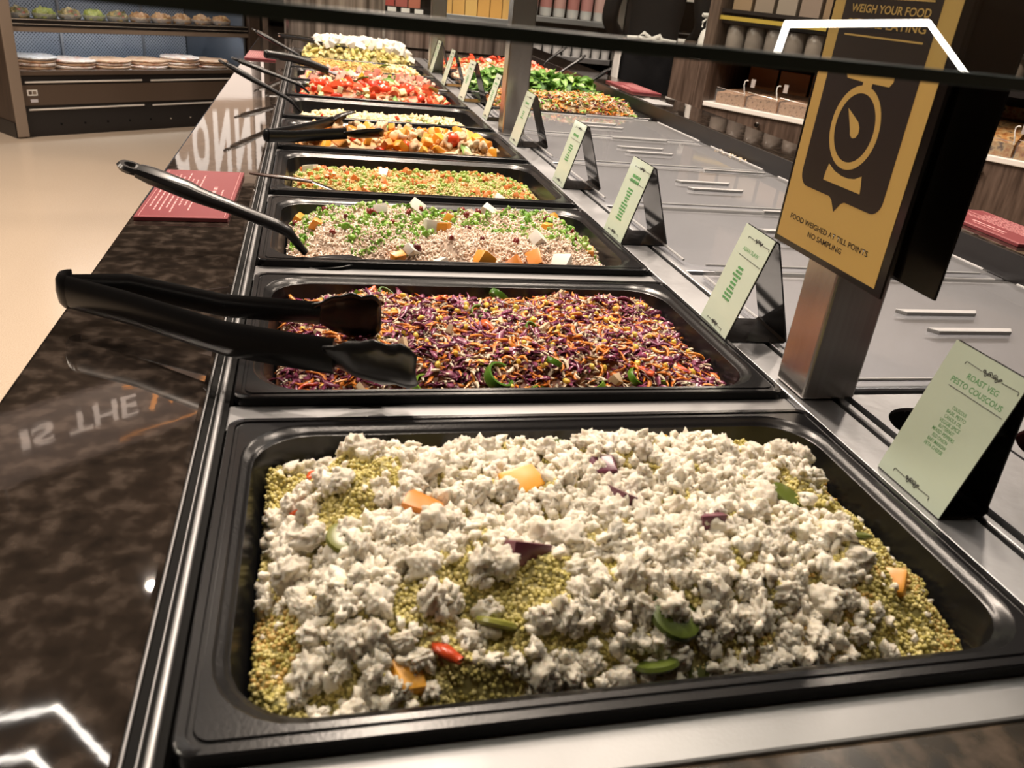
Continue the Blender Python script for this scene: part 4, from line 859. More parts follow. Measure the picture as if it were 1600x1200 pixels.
# ---- chilled case
mat_rail = mat('satin_rail', (.62, .58, .54), .45)
mat_bowl = glass('bowl_plastic', (.95, .95, .95), .1, alpha=.22)
case = fcase('chilled_case', 'long dark chilled display case with pizzas and salad bowls beyond the aisle', 'display case', FA)
LC = 1.90
box('plinth', M['dark'], (0, LC, -.0, .95, 0, .205), case)
for k in range(7):
    q = MB().lathe([(.0075, 0), (.0075, .004), (.004, .006)], 12).build('screw', M['chrome'] if k > 4 else M['rubber'], case, True); q.matrix_local = Matrix.Translation((.25 + .165 * k, 0, .075)) @ Matrix.Rotation(PI / 2, 4, 'X')
box('lower_panel', M['brown'], (0, LC, -.012, 0, .205, .335), case)
box('upper_panel', M['dark'], (0, LC, -.004, 0, .335, .42), case)
for (a, b, z) in ((.045, .86, .178), (.93, 1.88, .178), (.045, .86, .352), (.93, 1.88, .352)): MB().tube([(a, -.014, z), (b, -.014, z + .003)], .0060, 8).build('bumper_rail', mat_rail, case, True)
case_ = 0; box('deck_edge', M['brown'], (0, LC, -.02, .02, .395, .425), case, bevel=.004)
box('deck', M['dark'], (0, LC, .02, .80, .385, .40), case)
bw = streak('perforated_back', (.30, .34, .41), (.40, .44, .50), .45, (1, 1, 1), .3)
t_ = bw.node_tree; tc = t_.nodes.new('ShaderNodeTexCoord'); sp = t_.nodes.new('ShaderNodeSeparateXYZ'); t_.links.new(tc.outputs['Object'], sp.inputs[0])
def sn(axis):
    a = t_.nodes.new('ShaderNodeMath'); a.operation = 'MULTIPLY'; a.inputs[1].default_value = 2 * PI / .026; t_.links.new(sp.outputs[axis], a.inputs[0])
    b = t_.nodes.new('ShaderNodeMath'); b.operation = 'SINE'; t_.links.new(a.outputs[0], b.inputs[0]); return b
mu = t_.nodes.new('ShaderNodeMath'); mu.operation = 'MULTIPLY'; t_.links.new(sn(0).outputs[0], mu.inputs[0]); t_.links.new(sn(2).outputs[0], mu.inputs[1])
gt = t_.nodes.new('ShaderNodeMath'); gt.operation = 'GREATER_THAN'; gt.inputs[1].default_value = .35; t_.links.new(mu.outputs[0], gt.inputs[0])
mx = t_.nodes.new('ShaderNodeMix'); mx.data_type = 'RGBA'; t_.links.new(gt.outputs[0], mx.inputs[0])
pb = t_.nodes['Principled BSDF']; src = pb.inputs['Base Color'].links[0].from_socket; t_.links.new(src, mx.inputs[6]); mx.inputs[7].default_value = (.04, .05, .07, 1); t_.links.new(mx.outputs[2], pb.inputs['Base Color'])
xs_ = [0, .705, 1.365, 1.76]
for a, b in zip(xs_, xs_[1:]): box('back_panel', bw, (a + .006, b - .006, .80, .83, .385, 1.35), case)
for a in xs_[:3]: 
    MB().box(a - .009 + .009 * (a == 0), a + .009, .785, .80, .40, .95).build('slotted_upright', M['steel'], case)
box('back_rail', M['chrome'], (.02, 1.74, .775, .785, .60, .612), case)
box('outer_shell', M['dark'], (0, LC, .83, .95, .205, 2.2), case)
box('end_glass', mat('grey_end_pane', (.20, .22, .25), .12, metal=.6), (1.76, 1.775, 0, .80, .40, 1.0), case)
MB().box(1.80, LC, -.03, .95, 0, 2.2).build('end_panel', M['woodL'], case, bevel=.004)
MB().box(-.055, 0, -.03, .98, 0, 2.2).build('end_panel', M['woodL'], case, bevel=.004)
MB().box(-.060, .012, -.045, -.03, .012, 2.2).build('end_trim', M['beige'], case, bevel=.003)
MB().box(-.062, -.055, -.02, .98, 0, .10).build('skirting', M['dark'], case)
# mid shelf with salads
box('shelf', M['dark'], (0, 1.80, .0, .42, .700, .712), case)
box('shelf_front', M['dark'], (0, 1.80, -.016, .0, .694, .745), case)
for z in (.712, .740): MB().tube([(0.02, -.019, z), (1.79, -.019, z + .001)], .0035, 6).build('price_rail', M['chrome'], case, True)
box('shelf_lamp_cover', M['beige'], (0, 1.80, -.012, .05, .663, .693), case)
box('light_tube', mat('case_light', (1, 1, 1), .5, emit=26, ecol=(.86, .93, 1)), (.1, 1.7, .06, .085, .684, .692), case)
box('light_tube', bpy.data.materials['case_light'], (.1, 1.7, .04, .065, 1.235, 1.243), case)
box('shelf', M['dark'], (0, 1.80, .0, .42, 1.245, 1.26), case)
box('header_fascia', mat('glowing_cream_fascia', (.6, .5, .42), .5, emit=1.3, ecol=(1, .82, .70)), (0.0, 2.9, -.03, .0, 1.26, 1.60), case)  # emission on this panel stands in for the lit upper case
box('header_board', mat('tan_sign_board', (.4, .28, .2), .5, emit=.55, ecol=(1, .70, .50)), (1.10, 2.9, -.03, .0, 1.60, 2.30), case)
box('header_board', mat('dark_header', (.05, .04, .035), .5), (0, 1.098, -.03, .0, 1.60, 2.30), case)
hm = Matrix(((1, 0, 0, 0), (0, 0, -1, -.031), (0, 1, 0, 0), (0, 0, 0, 1)))
lit = mat('lit_cream_letters', (.8, .7, .6), .5, emit=1.3, ecol=(1, .86, .76))
for k, (ch, u0, u1) in enumerate((('C', 1.06, 1.185), ('O', 1.225, 1.375), ('N', 1.42, 1.575), ('N', 1.62, 1.77), ('E', 1.82, 1.94), ('C', 1.985, 2.11))): text(ch, lit, case, hm, u1 - u0, .50, u0, 1.68, bold=.05)
# pizzas
def pizza(seed):
    mb = MB(); n = 36; rs = random.Random(seed); prof = [(.0, -.008), (.13, -.009), (.143, -.004), (.145, .004), (.136, .010), (.125, .006), (.08, .008), (0, .009)]
    mb.lathe(prof, n, cap=False)
    mb.v = [(x * (1 + .02 * math.sin(3 * math.atan2(y, x) + seed)), y * (1 + .02 * math.sin(3 * math.atan2(y, x) + seed)), z + .0025 * rs.uniform(-1, 1) * (z > .005)) for x, y, z in mb.v]; return mb
PZM = [mat('pizza_cheese', (.62, .50, .40), .35, var=[(.75, .66, .58), (.50, .22, .12)], vscale=22), mat('pizza_crust', (.50, .30, .17), .5, var=[(.60, .42, .28), (.42, .2, .1)], vscale=18), mat('pizza_white', (.62, .62, .60), .3, var=[(.45, .40, .36), (.7, .7, .7)], vscale=26)]
PZ = [pizza(i).mesh('pizza', PZM[i], True) for i in range(3)]
for k, s in enumerate((.20, .47, .745, 1.03, 1.30, 1.57)):
    nn_ = (5, 4, 4, 4, 5, 4)[k]
    for j in range(nn_):
        top = j == nn_ - 1
        put('pizza', PZ[(2 if k == 0 else 0 if k in (1, 4) else 1) if top else (j + k) % 2], FA, (s + random.uniform(-.012, .012), .19 + random.uniform(-.01, .01), .410 + .0195 * j), 'flat wrapped pizza stacked on the lower deck of the chilled case', 'pizza', 'pizzas stacked in the chilled case', random.uniform(0, 6))
# salad bowls and brown packs
bowlm = MB(); bowlm.lathe([(.035, 0), (.055, .01), (.072, .045), (.076, .06), (.078, .06), (.074, .045), (.057, .008), (.0, .004)], 20, cap=False); BW = bowlm.mesh('salad_bowl', mat_bowl, True)
cl = ['salad_bowl']
fills = [mat('green_fill', (.10, .15, .025), .5, var=[(.26, .28, .06), (.04, .06, .015)], vscale=60), mat('brown_fill', (.34, .20, .08), .5, var=[(.22, .11, .05), (.5, .36, .16)], vscale=60), mat('mixed_fill', (.09, .12, .03), .5, var=[(.34, .24, .10), (.05, .07, .02), (.30, .06, .04)], vscale=26)]
for k in range(10):
    t = thing('salad_bowl', 'clear bowl of %s salad on the middle shelf of the chilled case' % ('leafy green' if k < 5 else 'brown grain'), 'salad bowl', (0, 0, 0), 'green salad bowls in the chilled case' if k < 5 else 'brown salad bowls in the chilled case')
    t.matrix_world = FA @ Matrix.Translation((.11 + .168 * k, .09, .7125))
    o = bpy.data.objects.new('bowl', BW); link(o, t)
    v_, f_ = ICO3; mb = MB().add([(p[0] * .072, p[1] * .072, .050 + p[2] * .040 + .030 * mn.noise(Vector(p * 4) + Vector((k, 0, 0))) + .012 * mn.noise(Vector(p * 11))) for p in v_], [tuple(q) for q in f_]); mb.build('filling', fills[0 if k in (1, 3) else 2 if k < 5 else 1], t, True)
packm = MB().prism([(-.06, -.04), (.06, -.04), (.055, .04), (-.055, .04)], 0, .03); PK = packm.mesh('food_pack', fills[1])
for k in range(8): put('food_pack', PK, FA, (.74 + .135 * k, .02 + .02, 1.262), 'flat brown food pack on the top shelf of the chilled case', 'food pack', 'brown packs in the chilled case')
stick = MB().box(.05, .115, -.0135, -.0122, .268, .305).build('sticker', M['white'], case); MB().box(.066, .112, -.0135, -.0122, .225, .245).build('sticker', mat('lilac_sticker', (.5, .48, .52), .5), case)
MB().box(.058, .080, -.0142, -.0136, .275, .298).build('sticker_print', M['brown'], stick); MB().box(.084, .108, -.0142, -.0136, .275, .298).build('sticker_print', M['beige'], stick)

# ---- hanging board reflected in the granite
FH = Matrix.Translation((-1.807 + .64 * 2.0, 5.896 - .769 * 2.0, FLOOR)) @ Matrix.Rotation(math.atan2(.640, .769), 4, 'Z')
hb = fcase('hanging_board', 'brown hanging board with pale and orange words above the aisle', 'sign', FH)
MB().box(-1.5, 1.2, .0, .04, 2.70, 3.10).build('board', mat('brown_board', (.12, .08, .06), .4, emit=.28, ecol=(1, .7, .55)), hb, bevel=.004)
for x in (-1.2, .9): MB().tube([(x, .02, 3.10), (x, .02, CEIL - FLOOR)], .006, 8).build('hanger', M['steel'], hb)
hm2 = Matrix(((1, 0, 0, 0), (0, 0, -1, -.001), (0, 1, 0, 0), (0, 0, 0, 1)))
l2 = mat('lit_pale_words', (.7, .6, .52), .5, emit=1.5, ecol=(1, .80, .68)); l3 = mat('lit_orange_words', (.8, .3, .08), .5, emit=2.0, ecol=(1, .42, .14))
text('IS', l2, hb, hm2, .17, .125, -1.10, 2.80, bold=.03); text('THE', l2, hb, hm2, .38, .125, -.86, 2.80, bold=.02)
mb = MB(); z0 = 2.80
mb.tube([(-.40, 0, 2.93), (-.36, 0, 2.83), (-.33, 0, 2.81), (-.30, 0, 2.84), (-.275, 0, 2.92), (-.25, 0, 2.84), (-.22, 0, 2.815), (-.19, 0, 2.86), (-.16, 0, 2.93), (-.12, 0, 2.93), (-.09, 0, 2.86), (-.04, 0, 2.83), (0, 0, 2.87), (.02, 0, 2.95)], .016, 8)
mb.tube([(-.60, 0, 3.052), (-.10, 0, 3.056)], .006, 6); mb.tube([(-.55, 0, 2.735), (-.45, 0, 2.745), (-.25, 0, 2.735)], [.006, .018, .004], 6)
mb.build('orange_script', l3, hb, True)

# ---- pendant rings
def hexring(name, label, c, R, z, ro, w_=.022):
    t = thing(name, label, 'pendant lamp', (c[0], c[1], z), 'hexagonal pendant lamps over the salad bar')
    for q, (r, zz) in enumerate(((R, 0), (R - .14, .06))):
        pts = [Vector((r * math.cos(math.radians(60 * k + ro)), r * math.sin(math.radians(60 * k + ro)), 0)) for k in range(6)]
        for k in range(6):
            a, b = pts[k], pts[(k + 1) % 6]; d = (b - a); L = d.length; an = math.atan2(d.y, d.x); mm = Matrix.Translation((a.x, a.y, zz)) @ Matrix.Rotation(an, 4, 'Z')
            MB().box(-.006, L + .006, -w_ / 2, w_ / 2, .003, .035, m=mm).build('housing', M['dark'], t)
            MB().box(-.004, L + .004, -w_ / 2, w_ / 2, 0, .003, m=mm).build('light_strip', M['led'], t)
        for k in (0, 2, 4): MB().tube([(pts[k].x, pts[k].y, zz + .03), (pts[k].x * .3, pts[k].y * .3, CEIL - z)], .0015, 5).build('cable', M['rubber'], t)
    return t
hexring('pendant_lamp', 'hexagonal glowing pendant lamp hanging over the centre of the salad bar', (1.637, .705), .475, 1.935, 6.5)
hexring('pendant_lamp', 'hexagonal glowing pendant lamp hanging over the aisle side of the salad bar', (-.934, 1.401), .50, 1.935, 10)

# ---- shelves straight beyond the island
def steel_with_reflections(): return streak('steel_painted_reflections', (.10, .08, .068), (.55, .48, .43), .28, (10, 1, .2), .8, 3)  # bright streaks are lamp reflections painted into the steel colour
SS = steel_with_reflections()
ew = thing('end_screen', 'tall brushed steel screen with painted reflection streaks at the far end of the salad bar', 'screen', (0, 0, 0))
MB().box(-.06, .44, 4.30, 4.32, 0, 1.15).build('tall_sheet', SS, ew, bevel=.002); MB().box(.442, 1.15, 4.30, 4.32, 0, .115).build('low_sheet', SS, ew, bevel=.002)
for x in (-.05, .43, 1.13): MB().box(x, x + .012, 4.295, 4.30, 0, .11).build('stud', M['chrome'], ew)
UY = 5.0
un = thing('wall_shelving', 'dark wall shelving with bright steel shelf edges beyond the salad bar', 'shelving', (0, 0, 0))
box('back_board', M['darkwall'], (-.17, 2.0, UY + .36, UY + .40, FLOOR, 1.2), un)
box('base_cabinet', M['dark'], (-.17, 2.0, UY, UY + .36, FLOOR, -.25), un)
for z, x0, x1 in ((.155, .80, 1.30), (.195, 1.34, 1.93), (-.02, 1.34, 1.93), (.165, -.17, .78), (.45, -.17, 1.93), (-.20, .8, 1.93)):
    MB().box(x0, x1, UY, UY + .36, z - .010, z).build('shelf', M['dark'], un); MB().box(x0, x1, UY - .012, UY, z - .028, z + .004).build('shelf_edge', M['steel'] if x0 > .5 else M['rubber'], un, bevel=.002)
for k in range(11): MB().box(-.13 + .08 * k, -.08 + .08 * k, UY - .0145, UY - .0125, .140, .164).build('price_label', M['white'], un)
MB().box(-.20, -.17, UY - .02, UY + .40, FLOOR, 1.2).build('side_panel', M['woodL'], un)
for x in (.775, 1.30, 1.94): MB().box(x, x + .042, UY - .03, UY + .36, FLOOR, 1.2).build('upright', M['steel_post'], un, bevel=.003)
def bottle(c1, c2, h):
    return MB().lathe([(.0, .003), (.03, .0), (.036, .006), (.037, .03), (.037, h * .6), (.034, h * .68), (.015, h * .82), (.014, h * .95), (.016, h * .96), (.016, h), (0, h)], 18, cap=False)
BT = bottle(0, 0, .24).mesh('glass_bottle', mat('bottle_glass', (.55, .55, .55), .05, metal=.2), True); LB = MB().lathe([(.0376, .055), (.0378, .055), (.0378, .14), (.0376, .14)], 18, cap=False).mesh('bottle_label', mat('pink_label', (.46, .24, .23), .4, var=[(.36, .14, .13), (.50, .34, .31)], vary='object'), True)
def bottle_row(x0, n, dx, y, z, label, group, s=1):
    for k in range(n):
        o = bpy.data.objects.new('bottle', BT); link(o); o.location = (x0 + dx * k, y, z); o.scale = (s, s, s); tag(o, label, 'bottle', group); q = bpy.data.objects.new('label', LB); link(q, o)
bottle_row(1.40, 6, .088, UY + .06, .1955, 'clear bottle with a pink label on the upper steel edged shelf', 'pink labelled bottles on the upper shelf')
TB = MB().lathe([(.0, 0), (.026, 0), (.030, .06), (.028, .06), (.024, .005), (.0, .005)], 18, cap=False).mesh('glass_tumbler', bpy.data.materials['bottle_glass'], True)
for k in range(9): o = bpy.data.objects.new('tumbler', TB); link(o); o.location = (1.39 + .065 * k, UY + .04, -.0195); tag(o, 'short clear tumbler on the lower steel edged shelf', 'tumbler', 'tumblers on the lower shelf')
OP = MB().prism([(-.036, -.02), (.036, -.02), (.036, .02), (-.036, .02)], 0, .19).mesh('orange_pack', mat('orange_pack', (.62, .30, .07), .35, var=[(.7, .45, .15), (.5, .2, .04)], vary='object', coat=.5))
for k in range(6): o = bpy.data.objects.new('snack_pack', OP); link(o); o.location = (.86 + .077 * k, UY + .04, .1555); o.rotation_euler = (-.08, 0, 0); tag(o, 'golden orange snack pack standing on the shelf beyond the second post', 'snack pack', 'orange packs on the far shelf')
RD = MB().prism([(-.035, -.02), (.035, -.02), (.035, .02), (-.035, .02)], 0, .14).mesh('red_pack', mat('red_pack', (.40, .05, .04), .35, var=[(.25, .2, .18), (.5, .12, .06)], vary='object'))
for k in range(11): o = bpy.data.objects.new('snack_pack', RD); link(o); o.location = (-.1 + .077 * k, UY + .04, .1655); tag(o, 'red snack pack on the black edged far shelf', 'snack pack', 'red packs on the far shelf')
# dark fridge bay behind the person
fb = thing('fridge_bay', 'dark open fridge bay behind the person in black', 'fridge', (0, 0, 0))
box('back_board', M['rubber'], (2.0, 3.3, UY + .5, UY + .55, FLOOR, 1.4), fb); box('side_panel', M['dark'], (2.0, 2.04, UY + .0, UY + .5, FLOOR, 1.4), fb); box('side_panel', M['dark'], (3.26, 3.3, UY + .0, UY + .5, FLOOR, 1.4), fb)
for z in (-.55, -.30, -.06, .18, .42): MB().box(2.04, 3.26, UY + .12, UY + .5, z - .008, z).build('wire_shelf', M['dark'], fb); MB().tube([(2.04, UY + .12, z), (3.26, UY + .12, z)], .0035, 6).build('shelf_wire', M['steel'], fb)
box('base', M['dark'], (2.04, 3.26, UY, UY + .5, FLOOR, FLOOR + .15), fb)
box('light_canopy', mat('pale_canopy', (.45, .42, .39), .4), (2.0, 3.3, UY - .06, UY + .5, .37, .44), fb)
# counter with bottles behind the person
wc = thing('prep_counter', 'narrow brown prep counter with a pale top behind the person', 'counter', (0, 0, 0))
box('cabinet', M['wood'], (2.02, 2.62, 4.25, 4.62, FLOOR, .135), wc); MB().box(2.0, 2.64, 4.23, 4.64, .135, .165).build('counter_top', M['shelfw'], wc, bevel=.004)
sb = thing('spray_bottle', 'white spray bottle standing on the low wooden side cabinet', 'spray bottle', tuple((FB @ Vector((-.105, .09, 1.0405)))[:])); sb.scale = (1.2, 1.2, 1.2)
MB().lathe([(.0, 0), (.030, .0), (.033, .006), (.033, .055), (.026, .085), (.012, .098), (.012, .108), (0, .108)], 20, cap=False).build('body', M['white'], sb, True)
MB().tube([(0, 0, .106), (0, 0, .128)], .013, 10).build('collar', M['white'], sb, True); MB().tube([(.012, 0, .13), (-.005, 0, .142), (-.036, 0, .144)], [.011, .011, .007], 8).build('spray_head', M['white'], sb, True); MB().tube([(-.012, 0, .134), (-.030, 0, .118), (-.028, 0, .100)], .004, 6).build('trigger', M['white'], sb, True)
cu = thing('cup', 'small brown cup on the low wooden side cabinet', 'cup', tuple((FB @ Vector((-.17, .06, 1.0405)))[:])); MB().lathe([(.0, 0), (.024, 0), (.030, .055), (.028, .055), (.022, .004), (0, .004)], 18, cap=False).build('body', M['woodL'], cu, True)
bo = thing('blue_tub', 'tiny blue lidded tub on the low wooden side cabinet', 'tub', tuple((FB @ Vector((-.17, .15, 1.0405)))[:])); MB().lathe([(.0, 0), (.016, 0), (.018, .028), (0, .028)], 16, cap=False).build('body', mat('blue', (.08, .16, .6), .4), bo, True); MB().lathe([(.0, .028), (.020, .028), (.020, .036), (0, .038)], 16, cap=False).build('lid', M['white'], bo, True)

# ---- bulk food shelving behind the ledge
bs = fcase('bulk_food_case', 'grey brown wooden case holding bulk food bins behind the ledge', 'display case', FB)
box('front_panel', M['wood'], (.0, 2.6, .0, .02, .08, .826), bs)
for k in range(5): q = MB().lathe([(.006, 0), (.006, .012), (.012, .016), (.012, .024), (.0, .028)], 14).build('knob', M['chrome'], bs, True); q.matrix_local = Matrix.Translation((.305 + .48 * k, 0, .790)) @ Matrix.Rotation(PI / 2, 4, 'X')
for k in range(1, 5): box('panel_gap', M['rubber'], (.065 + .48 * k, .068 + .48 * k, -.001, .0, .08, .826), bs)
box('plinth', M['dark'], (0, 2.6, .03, .5, 0, .08), bs)
MB().box(.0, 2.6, -.012, .40, .826, .848).build('shelf', M['shelfw'], bs, bevel=.003)
MB().box(-.055, .0, -.02, .50, 0, 1.34).build('end_panel', M['wood'], bs, bevel=.003); MB().box(-.20, -.056, -.02, .22, 0, 1.025).build('side_cabinet', M['wood'], bs, bevel=.003); MB().box(-.205, -.056, -.025, .225, 1.026, 1.040).build('side_top', M['shelfw'], bs, bevel=.002)
box('back_board', M['brown'], (0, 2.6, .40, .43, .08, 2.0), bs)
box('shelf', M['dark'], (0, 2.6, .0, .40, 1.060, 1.085), bs); box('shelf', M['dark'], (0, 2.6, .0, .40, 1.235, 1.25), bs); box('shelf_edge', mat('mustard_edge', (.42, .30, .05), .4), (.0, .62, -.004, .0, 1.205, 1.222), bs); box('shelf', M['dark'], (0, 2.6, .0, .40, 1.50, 1.52), bs)
box('under_shelf', M['dark'], (0, 2.6, .02, .40, 1.19, 1.205), bs)
grain = mat('speckled_grain', (.40, .22, .12), .6, var=[(.52, .32, .20), (.46, .26, .15), (.10, .05, .03)], vscale=130); nuts = mat('roasted_nuts', (.30, .10, .03), .4, var=[(.50, .24, .08), (.62, .42, .2), (.08, .03, .02)], vscale=45)
orng = mat('orange_divider', (.36, .14, .045), .25)
for k in range(14):
    s0 = .052 + .163 * k; nutty = s0 > 1.0
    t = thing('bulk_bin', ('clear bin of roasted nuts with a wire hook' if nutty else 'clear bin of speckled brown grain with a wire hook') + ' on the bulk food shelf', 'bin', (0, 0, 0), 'nut bins on the bulk food shelf' if nutty else 'grain bins on the bulk food shelf'); t.matrix_world = FB @ Matrix.Translation((s0, 0, .848))
    v_ = []; mb = MB(); nx, ny = 14, 10
    for i in range(nx):
        for j in range(ny):
            x, y = i / (nx - 1) * .150, .012 + j / (ny - 1) * .27; v_.append((x, y, .048 + .02 * y / .28 + .007 * float(noise2(x * 40 + k, y * 40, 3)) + (.05 if nutty else 0) * min(1, j / 5)))
    n_ = nx * ny; mb.v = v_ + [(x, y, .001) for x, y, z in v_]
    for i in range(nx - 1):
        for j in range(ny - 1): a = i * ny + j; mb.f += [(a, a + ny, a + ny + 1, a + 1), (n_ + a, n_ + a + 1, n_ + a + ny + 1, n_ + a + ny)]
    for j in range(ny - 1): mb.f += [(j, j + 1, n_ + j + 1, n_ + j), ((nx - 1) * ny + j, n_ + (nx - 1) * ny + j, n_ + (nx - 1) * ny + j + 1, (nx - 1) * ny + j + 1)]
    for i in range(nx - 1): mb.f += [(i * ny, n_ + i * ny, n_ + (i + 1) * ny, (i + 1) * ny), (i * ny + ny - 1, (i + 1) * ny + ny - 1, n_ + (i + 1) * ny + ny - 1, n_ + i * ny + ny - 1)]
    mb.build('contents', nuts if nutty else grain, t)
    MB().box(-.003, .153, .002, .005, 0, .062).build('clear_front', M['film'], t)
    MB().tube([(.0, .004, .070), (.075, .002, .064), (.150, .004, .060)], .0012, 5).build('front_wire', M['chrome'], t)
    MB().box(.0, .150, .285, .290, .0, .165).build('divider', orng if not nutty else nuts, t, bevel=.004)
    MB().tube([(.150, -.002, .052), (.149, -.004, .064), (.145, -.006, .080), (.139, -.004, .098), (.138, .0, .112), (.144, .003, .118), (.152, .004, .117)], .0026, 6).build('scoop_hook', M['white'], t, True)
    MB().box(.158 - .004, .178 - .004, .03, .033, .09, .125).build('tag', mat('grey_tag', (.45, .40, .38), .5) if k == 0 else bpy.data.materials['grey_tag'], t)
JG = MB().lathe([(.0, 0), (.042, 0), (.044, .01), (.044, .085), (.038, .095), (.038, .10), (.0, .10)], 16, cap=False).mesh('storage_jar', mat('grey_jar', (.20, .17, .15), .15, var=[(.28, .24, .21), (.14, .10, .08)], vary='object'), True)
JB = MB().prism([(-.045, -.04), (.045, -.04), (.045, .04), (-.045, .04)], 0, .11).mesh('storage_box', mat('taupe_box', (.22, .17, .13), .5, var=[(.30, .26, .22), (.14, .06, .035), (.30, .22, .13)], vary='object'))
for k in range(18): put('storage_jar', JG, FB, (.06 + .098 * k, .07, 1.0855), 'grey glass storage jar on the shelf above the bulk bins', 'jar', 'grey jars above the bulk bins')
for k in range(16): put('storage_box', JB, FB, (.08 + .108 * k, .07, 1.2505), 'taupe storage box on the shelf above the grey jars', 'box', 'taupe boxes above the grey jars')

# ================================================================== the person in black with a white apron
def skin_fig(name, nodes, edges, mat_, parent, levels=2):
    me = bpy.data.meshes.new(name); me.from_pydata([n_[0] for n_ in nodes], edges, []); o = bpy.data.objects.new(name, me); link(o, parent); me.materials.append(mat_)
    sk = o.modifiers.new('skin', 'SKIN'); sk.use_smooth_shade = True
    for i, n_ in enumerate(nodes): me.skin_vertices[0].data[i].radius = n_[1]; me.skin_vertices[0].data[i].use_root = (i == 0)
    s = o.modifiers.new('sub', 'SUBSURF'); s.levels = levels; s.render_levels = levels; return o
pr_ = thing('person', 'person in black clothes and a white apron standing beyond the ledge', 'person', (1.755, 3.90, FLOOR), None, -.42)
blk = mat('black_cloth', (.005, .005, .006), .9, spec=.2); skn = mat('skin', (.36, .20, .13), .5, sss=.1)
N = [((0, 0, .96), (.145, .10)), ((0, 0, 1.08), (.125, .09)), ((0, .01, 1.22), (.150, .10)), ((0, .01, 1.36), (.165, .095)), ((0, .0, 1.46), (.06, .055)), ((0, -.01, 1.52), (.048, .048)),
     ((-.19, 0, 1.41), (.055, .055)), ((-.24, -.02, 1.14), (.042, .042)), ((-.18, -.20, 1.05), (.033, .033)), ((.19, 0, 1.41), (.055, .055)), ((.24, -.02, 1.14), (.042, .042)), ((.18, -.20, 1.05), (.033, .033)),
     ((-.09, 0, .88), (.088, .09)), ((-.095, 0, .50), (.058, .06)), ((-.095, .02, .09), (.040, .042)), ((-.10, -.10, .04), (.038, .03)), ((.09, 0, .88), (.088, .09)), ((.095, 0, .50), (.058, .06)), ((.095, .02, .09), (.040, .042)), ((.10, -.10, .04), (.038, .03))]
N = [((p[0], -p[1], p[2]), r) for p, r in N]   # facing away from the counter
E_ = [(0, 1), (1, 2), (2, 3), (3, 4), (4, 5), (3, 6), (6, 7), (7, 8), (3, 9), (9, 10), (10, 11), (0, 12), (12, 13), (13, 14), (14, 15), (0, 16), (16, 17), (17, 18), (18, 19)]
skin_fig('clothed_body', N, E_, blk, pr_)
hv, hf = ICO3; hd = [(p[0] * .078, -(p[1] * .095 + (.012 if abs(p[0]) < .2 and p[1] < -.85 and abs(p[2] + .05) < .25 else 0) * -1), 1.63 + p[2] * .115 * (1 if p[2] > 0 else 1.08)) for p in hv]
hd = [(x * (1 - .22 * max(0, (1.60 - z) / .1)), y, z) for x, y, z in hd]
MB().add(hd, [tuple(q) for q in hf]).build('head', skn, pr_, True)
MB().add([(p[0] * .086, -(p[1] * .10) - .012, 1.655 + p[2] * .105) for p in hv if True], [tuple(q) for q in hf if all(hv[i][2] > -.45 and hv[i][1] > -.72 + 0 * i or hv[i][2] > .55 for i in q)]).build('hair', mat('dark_hair', (.015, .010, .008), .5), pr_, True)
fc = MB()
fc.tube([(0, .090, 1.645), (0, .104, 1.615), (0, .096, 1.605)], [.008, .013, .009], 8); fc.build('nose', skn, pr_, True)
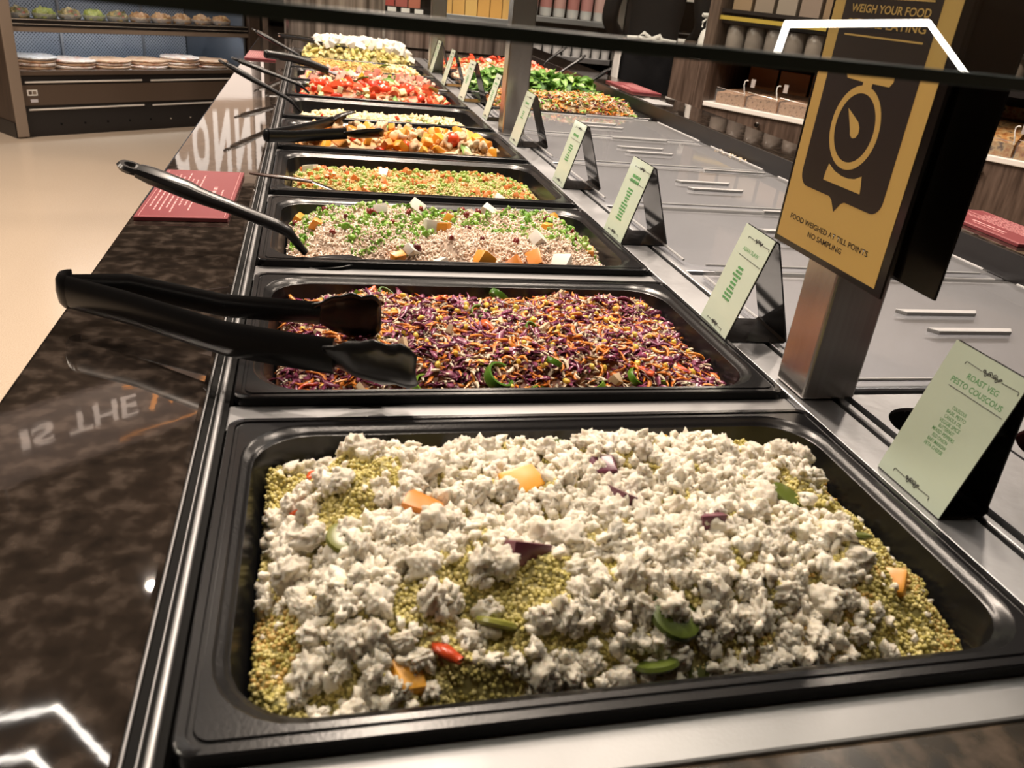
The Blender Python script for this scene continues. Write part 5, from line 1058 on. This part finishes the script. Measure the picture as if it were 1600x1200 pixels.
for s in (-1, 1):
    MB().lathe([(0, -.009), (.008, -.004), (.009, 0), (.008, .004), (0, .009)], 10, (s * .03, .084, 1.642), cap=False).build('eye', M['ink'], pr_, True)
    MB().tube([(s * .078, -.002, 1.655), (s * .086, -.012, 1.635), (s * .078, -.004, 1.605)], [.008, .014, .008], 8, .5).build('ear', skn, pr_, True)
    # hand with palm, four fingers and a thumb
    px_, py_, pz_ = s * .178, .215, 1.045
    HN = [((px_, py_, pz_), (.024, .016)), ((px_, py_ + .045, pz_ - .004), (.032, .014)), ((px_, py_ + .075, pz_ - .008), (.034, .013))]; HE = [(0, 1), (1, 2)]
    for q, (dx, L) in enumerate(((-.024, .062), (-.008, .070), (.008, .066), (.024, .052))):
        b = len(HN); HN += [((px_ + dx, py_ + .085, pz_ - .010), (.0085, .008)), ((px_ + dx * 1.1, py_ + .085 + L * .5, pz_ - .016), (.0078, .0075)), ((px_ + dx * 1.1, py_ + .085 + L * .9, pz_ - .034), (.0065, .0062))]; HE += [(2, b), (b, b + 1), (b + 1, b + 2)]
    b = len(HN); HN += [((px_ - s * .034, py_ + .035, pz_ - .006), (.011, .010)), ((px_ - s * .052, py_ + .066, pz_ - .016), (.009, .0085))]; HE += [(0, b), (b, b + 1)]
    skin_fig('hand', HN, HE, skn, pr_, 2)
MB().tube([(-.022, .094, 1.575), (0, .099, 1.572), (.022, .094, 1.575)], [.003, .006, .003], 8, .7).build('mouth', mat('lips', (.30, .10, .08), .5), pr_, True)
# apron: wraps the front and sides, open at the back (towards the counter)
mb = MB(); nu, nv = 25, 12
for j in range(nv):
    z = .42 + (1.06 - .42) * j / (nv - 1); 
    for i in range(nu):
        a = math.radians(-36 + 252 * i / (nu - 1)); rx = .172 + .02 * (1 - j / (nv - 1)); ry = .135 + .02 * (1 - j / (nv - 1)); wv = .006 * math.sin(i * 1.7 + j * .4)
        mb.v.append(((rx + wv) * math.cos(a), (ry + wv) * math.sin(a), z))
for j in range(nv - 1):
    for i in range(nu - 1): a = j * nu + i; mb.f.append((a, a + 1, a + nu + 1, a + nu))
q = mb.build('apron', M['white'], pr_, True); sl = q.modifiers.new('solid', 'SOLIDIFY'); sl.thickness = .003
ap = MB(); ap.tube([(-.12, -.11, 1.075), (-.05, -.125, 1.08), (0, -.128, 1.08), (.05, -.125, 1.08), (.12, -.11, 1.075)], .006, 6, 1.6)
ap.tube([(0, -.132, 1.08), (-.04, -.145, 1.105), (-.065, -.145, 1.085), (-.035, -.145, 1.07), (0, -.132, 1.08)], .005, 6, 1.8); ap.tube([(0, -.132, 1.08), (.04, -.145, 1.10), (.062, -.145, 1.08), (.035, -.145, 1.068), (0, -.132, 1.08)], .005, 6, 1.8)
ap.build('apron_string', M['white'], pr_, True)
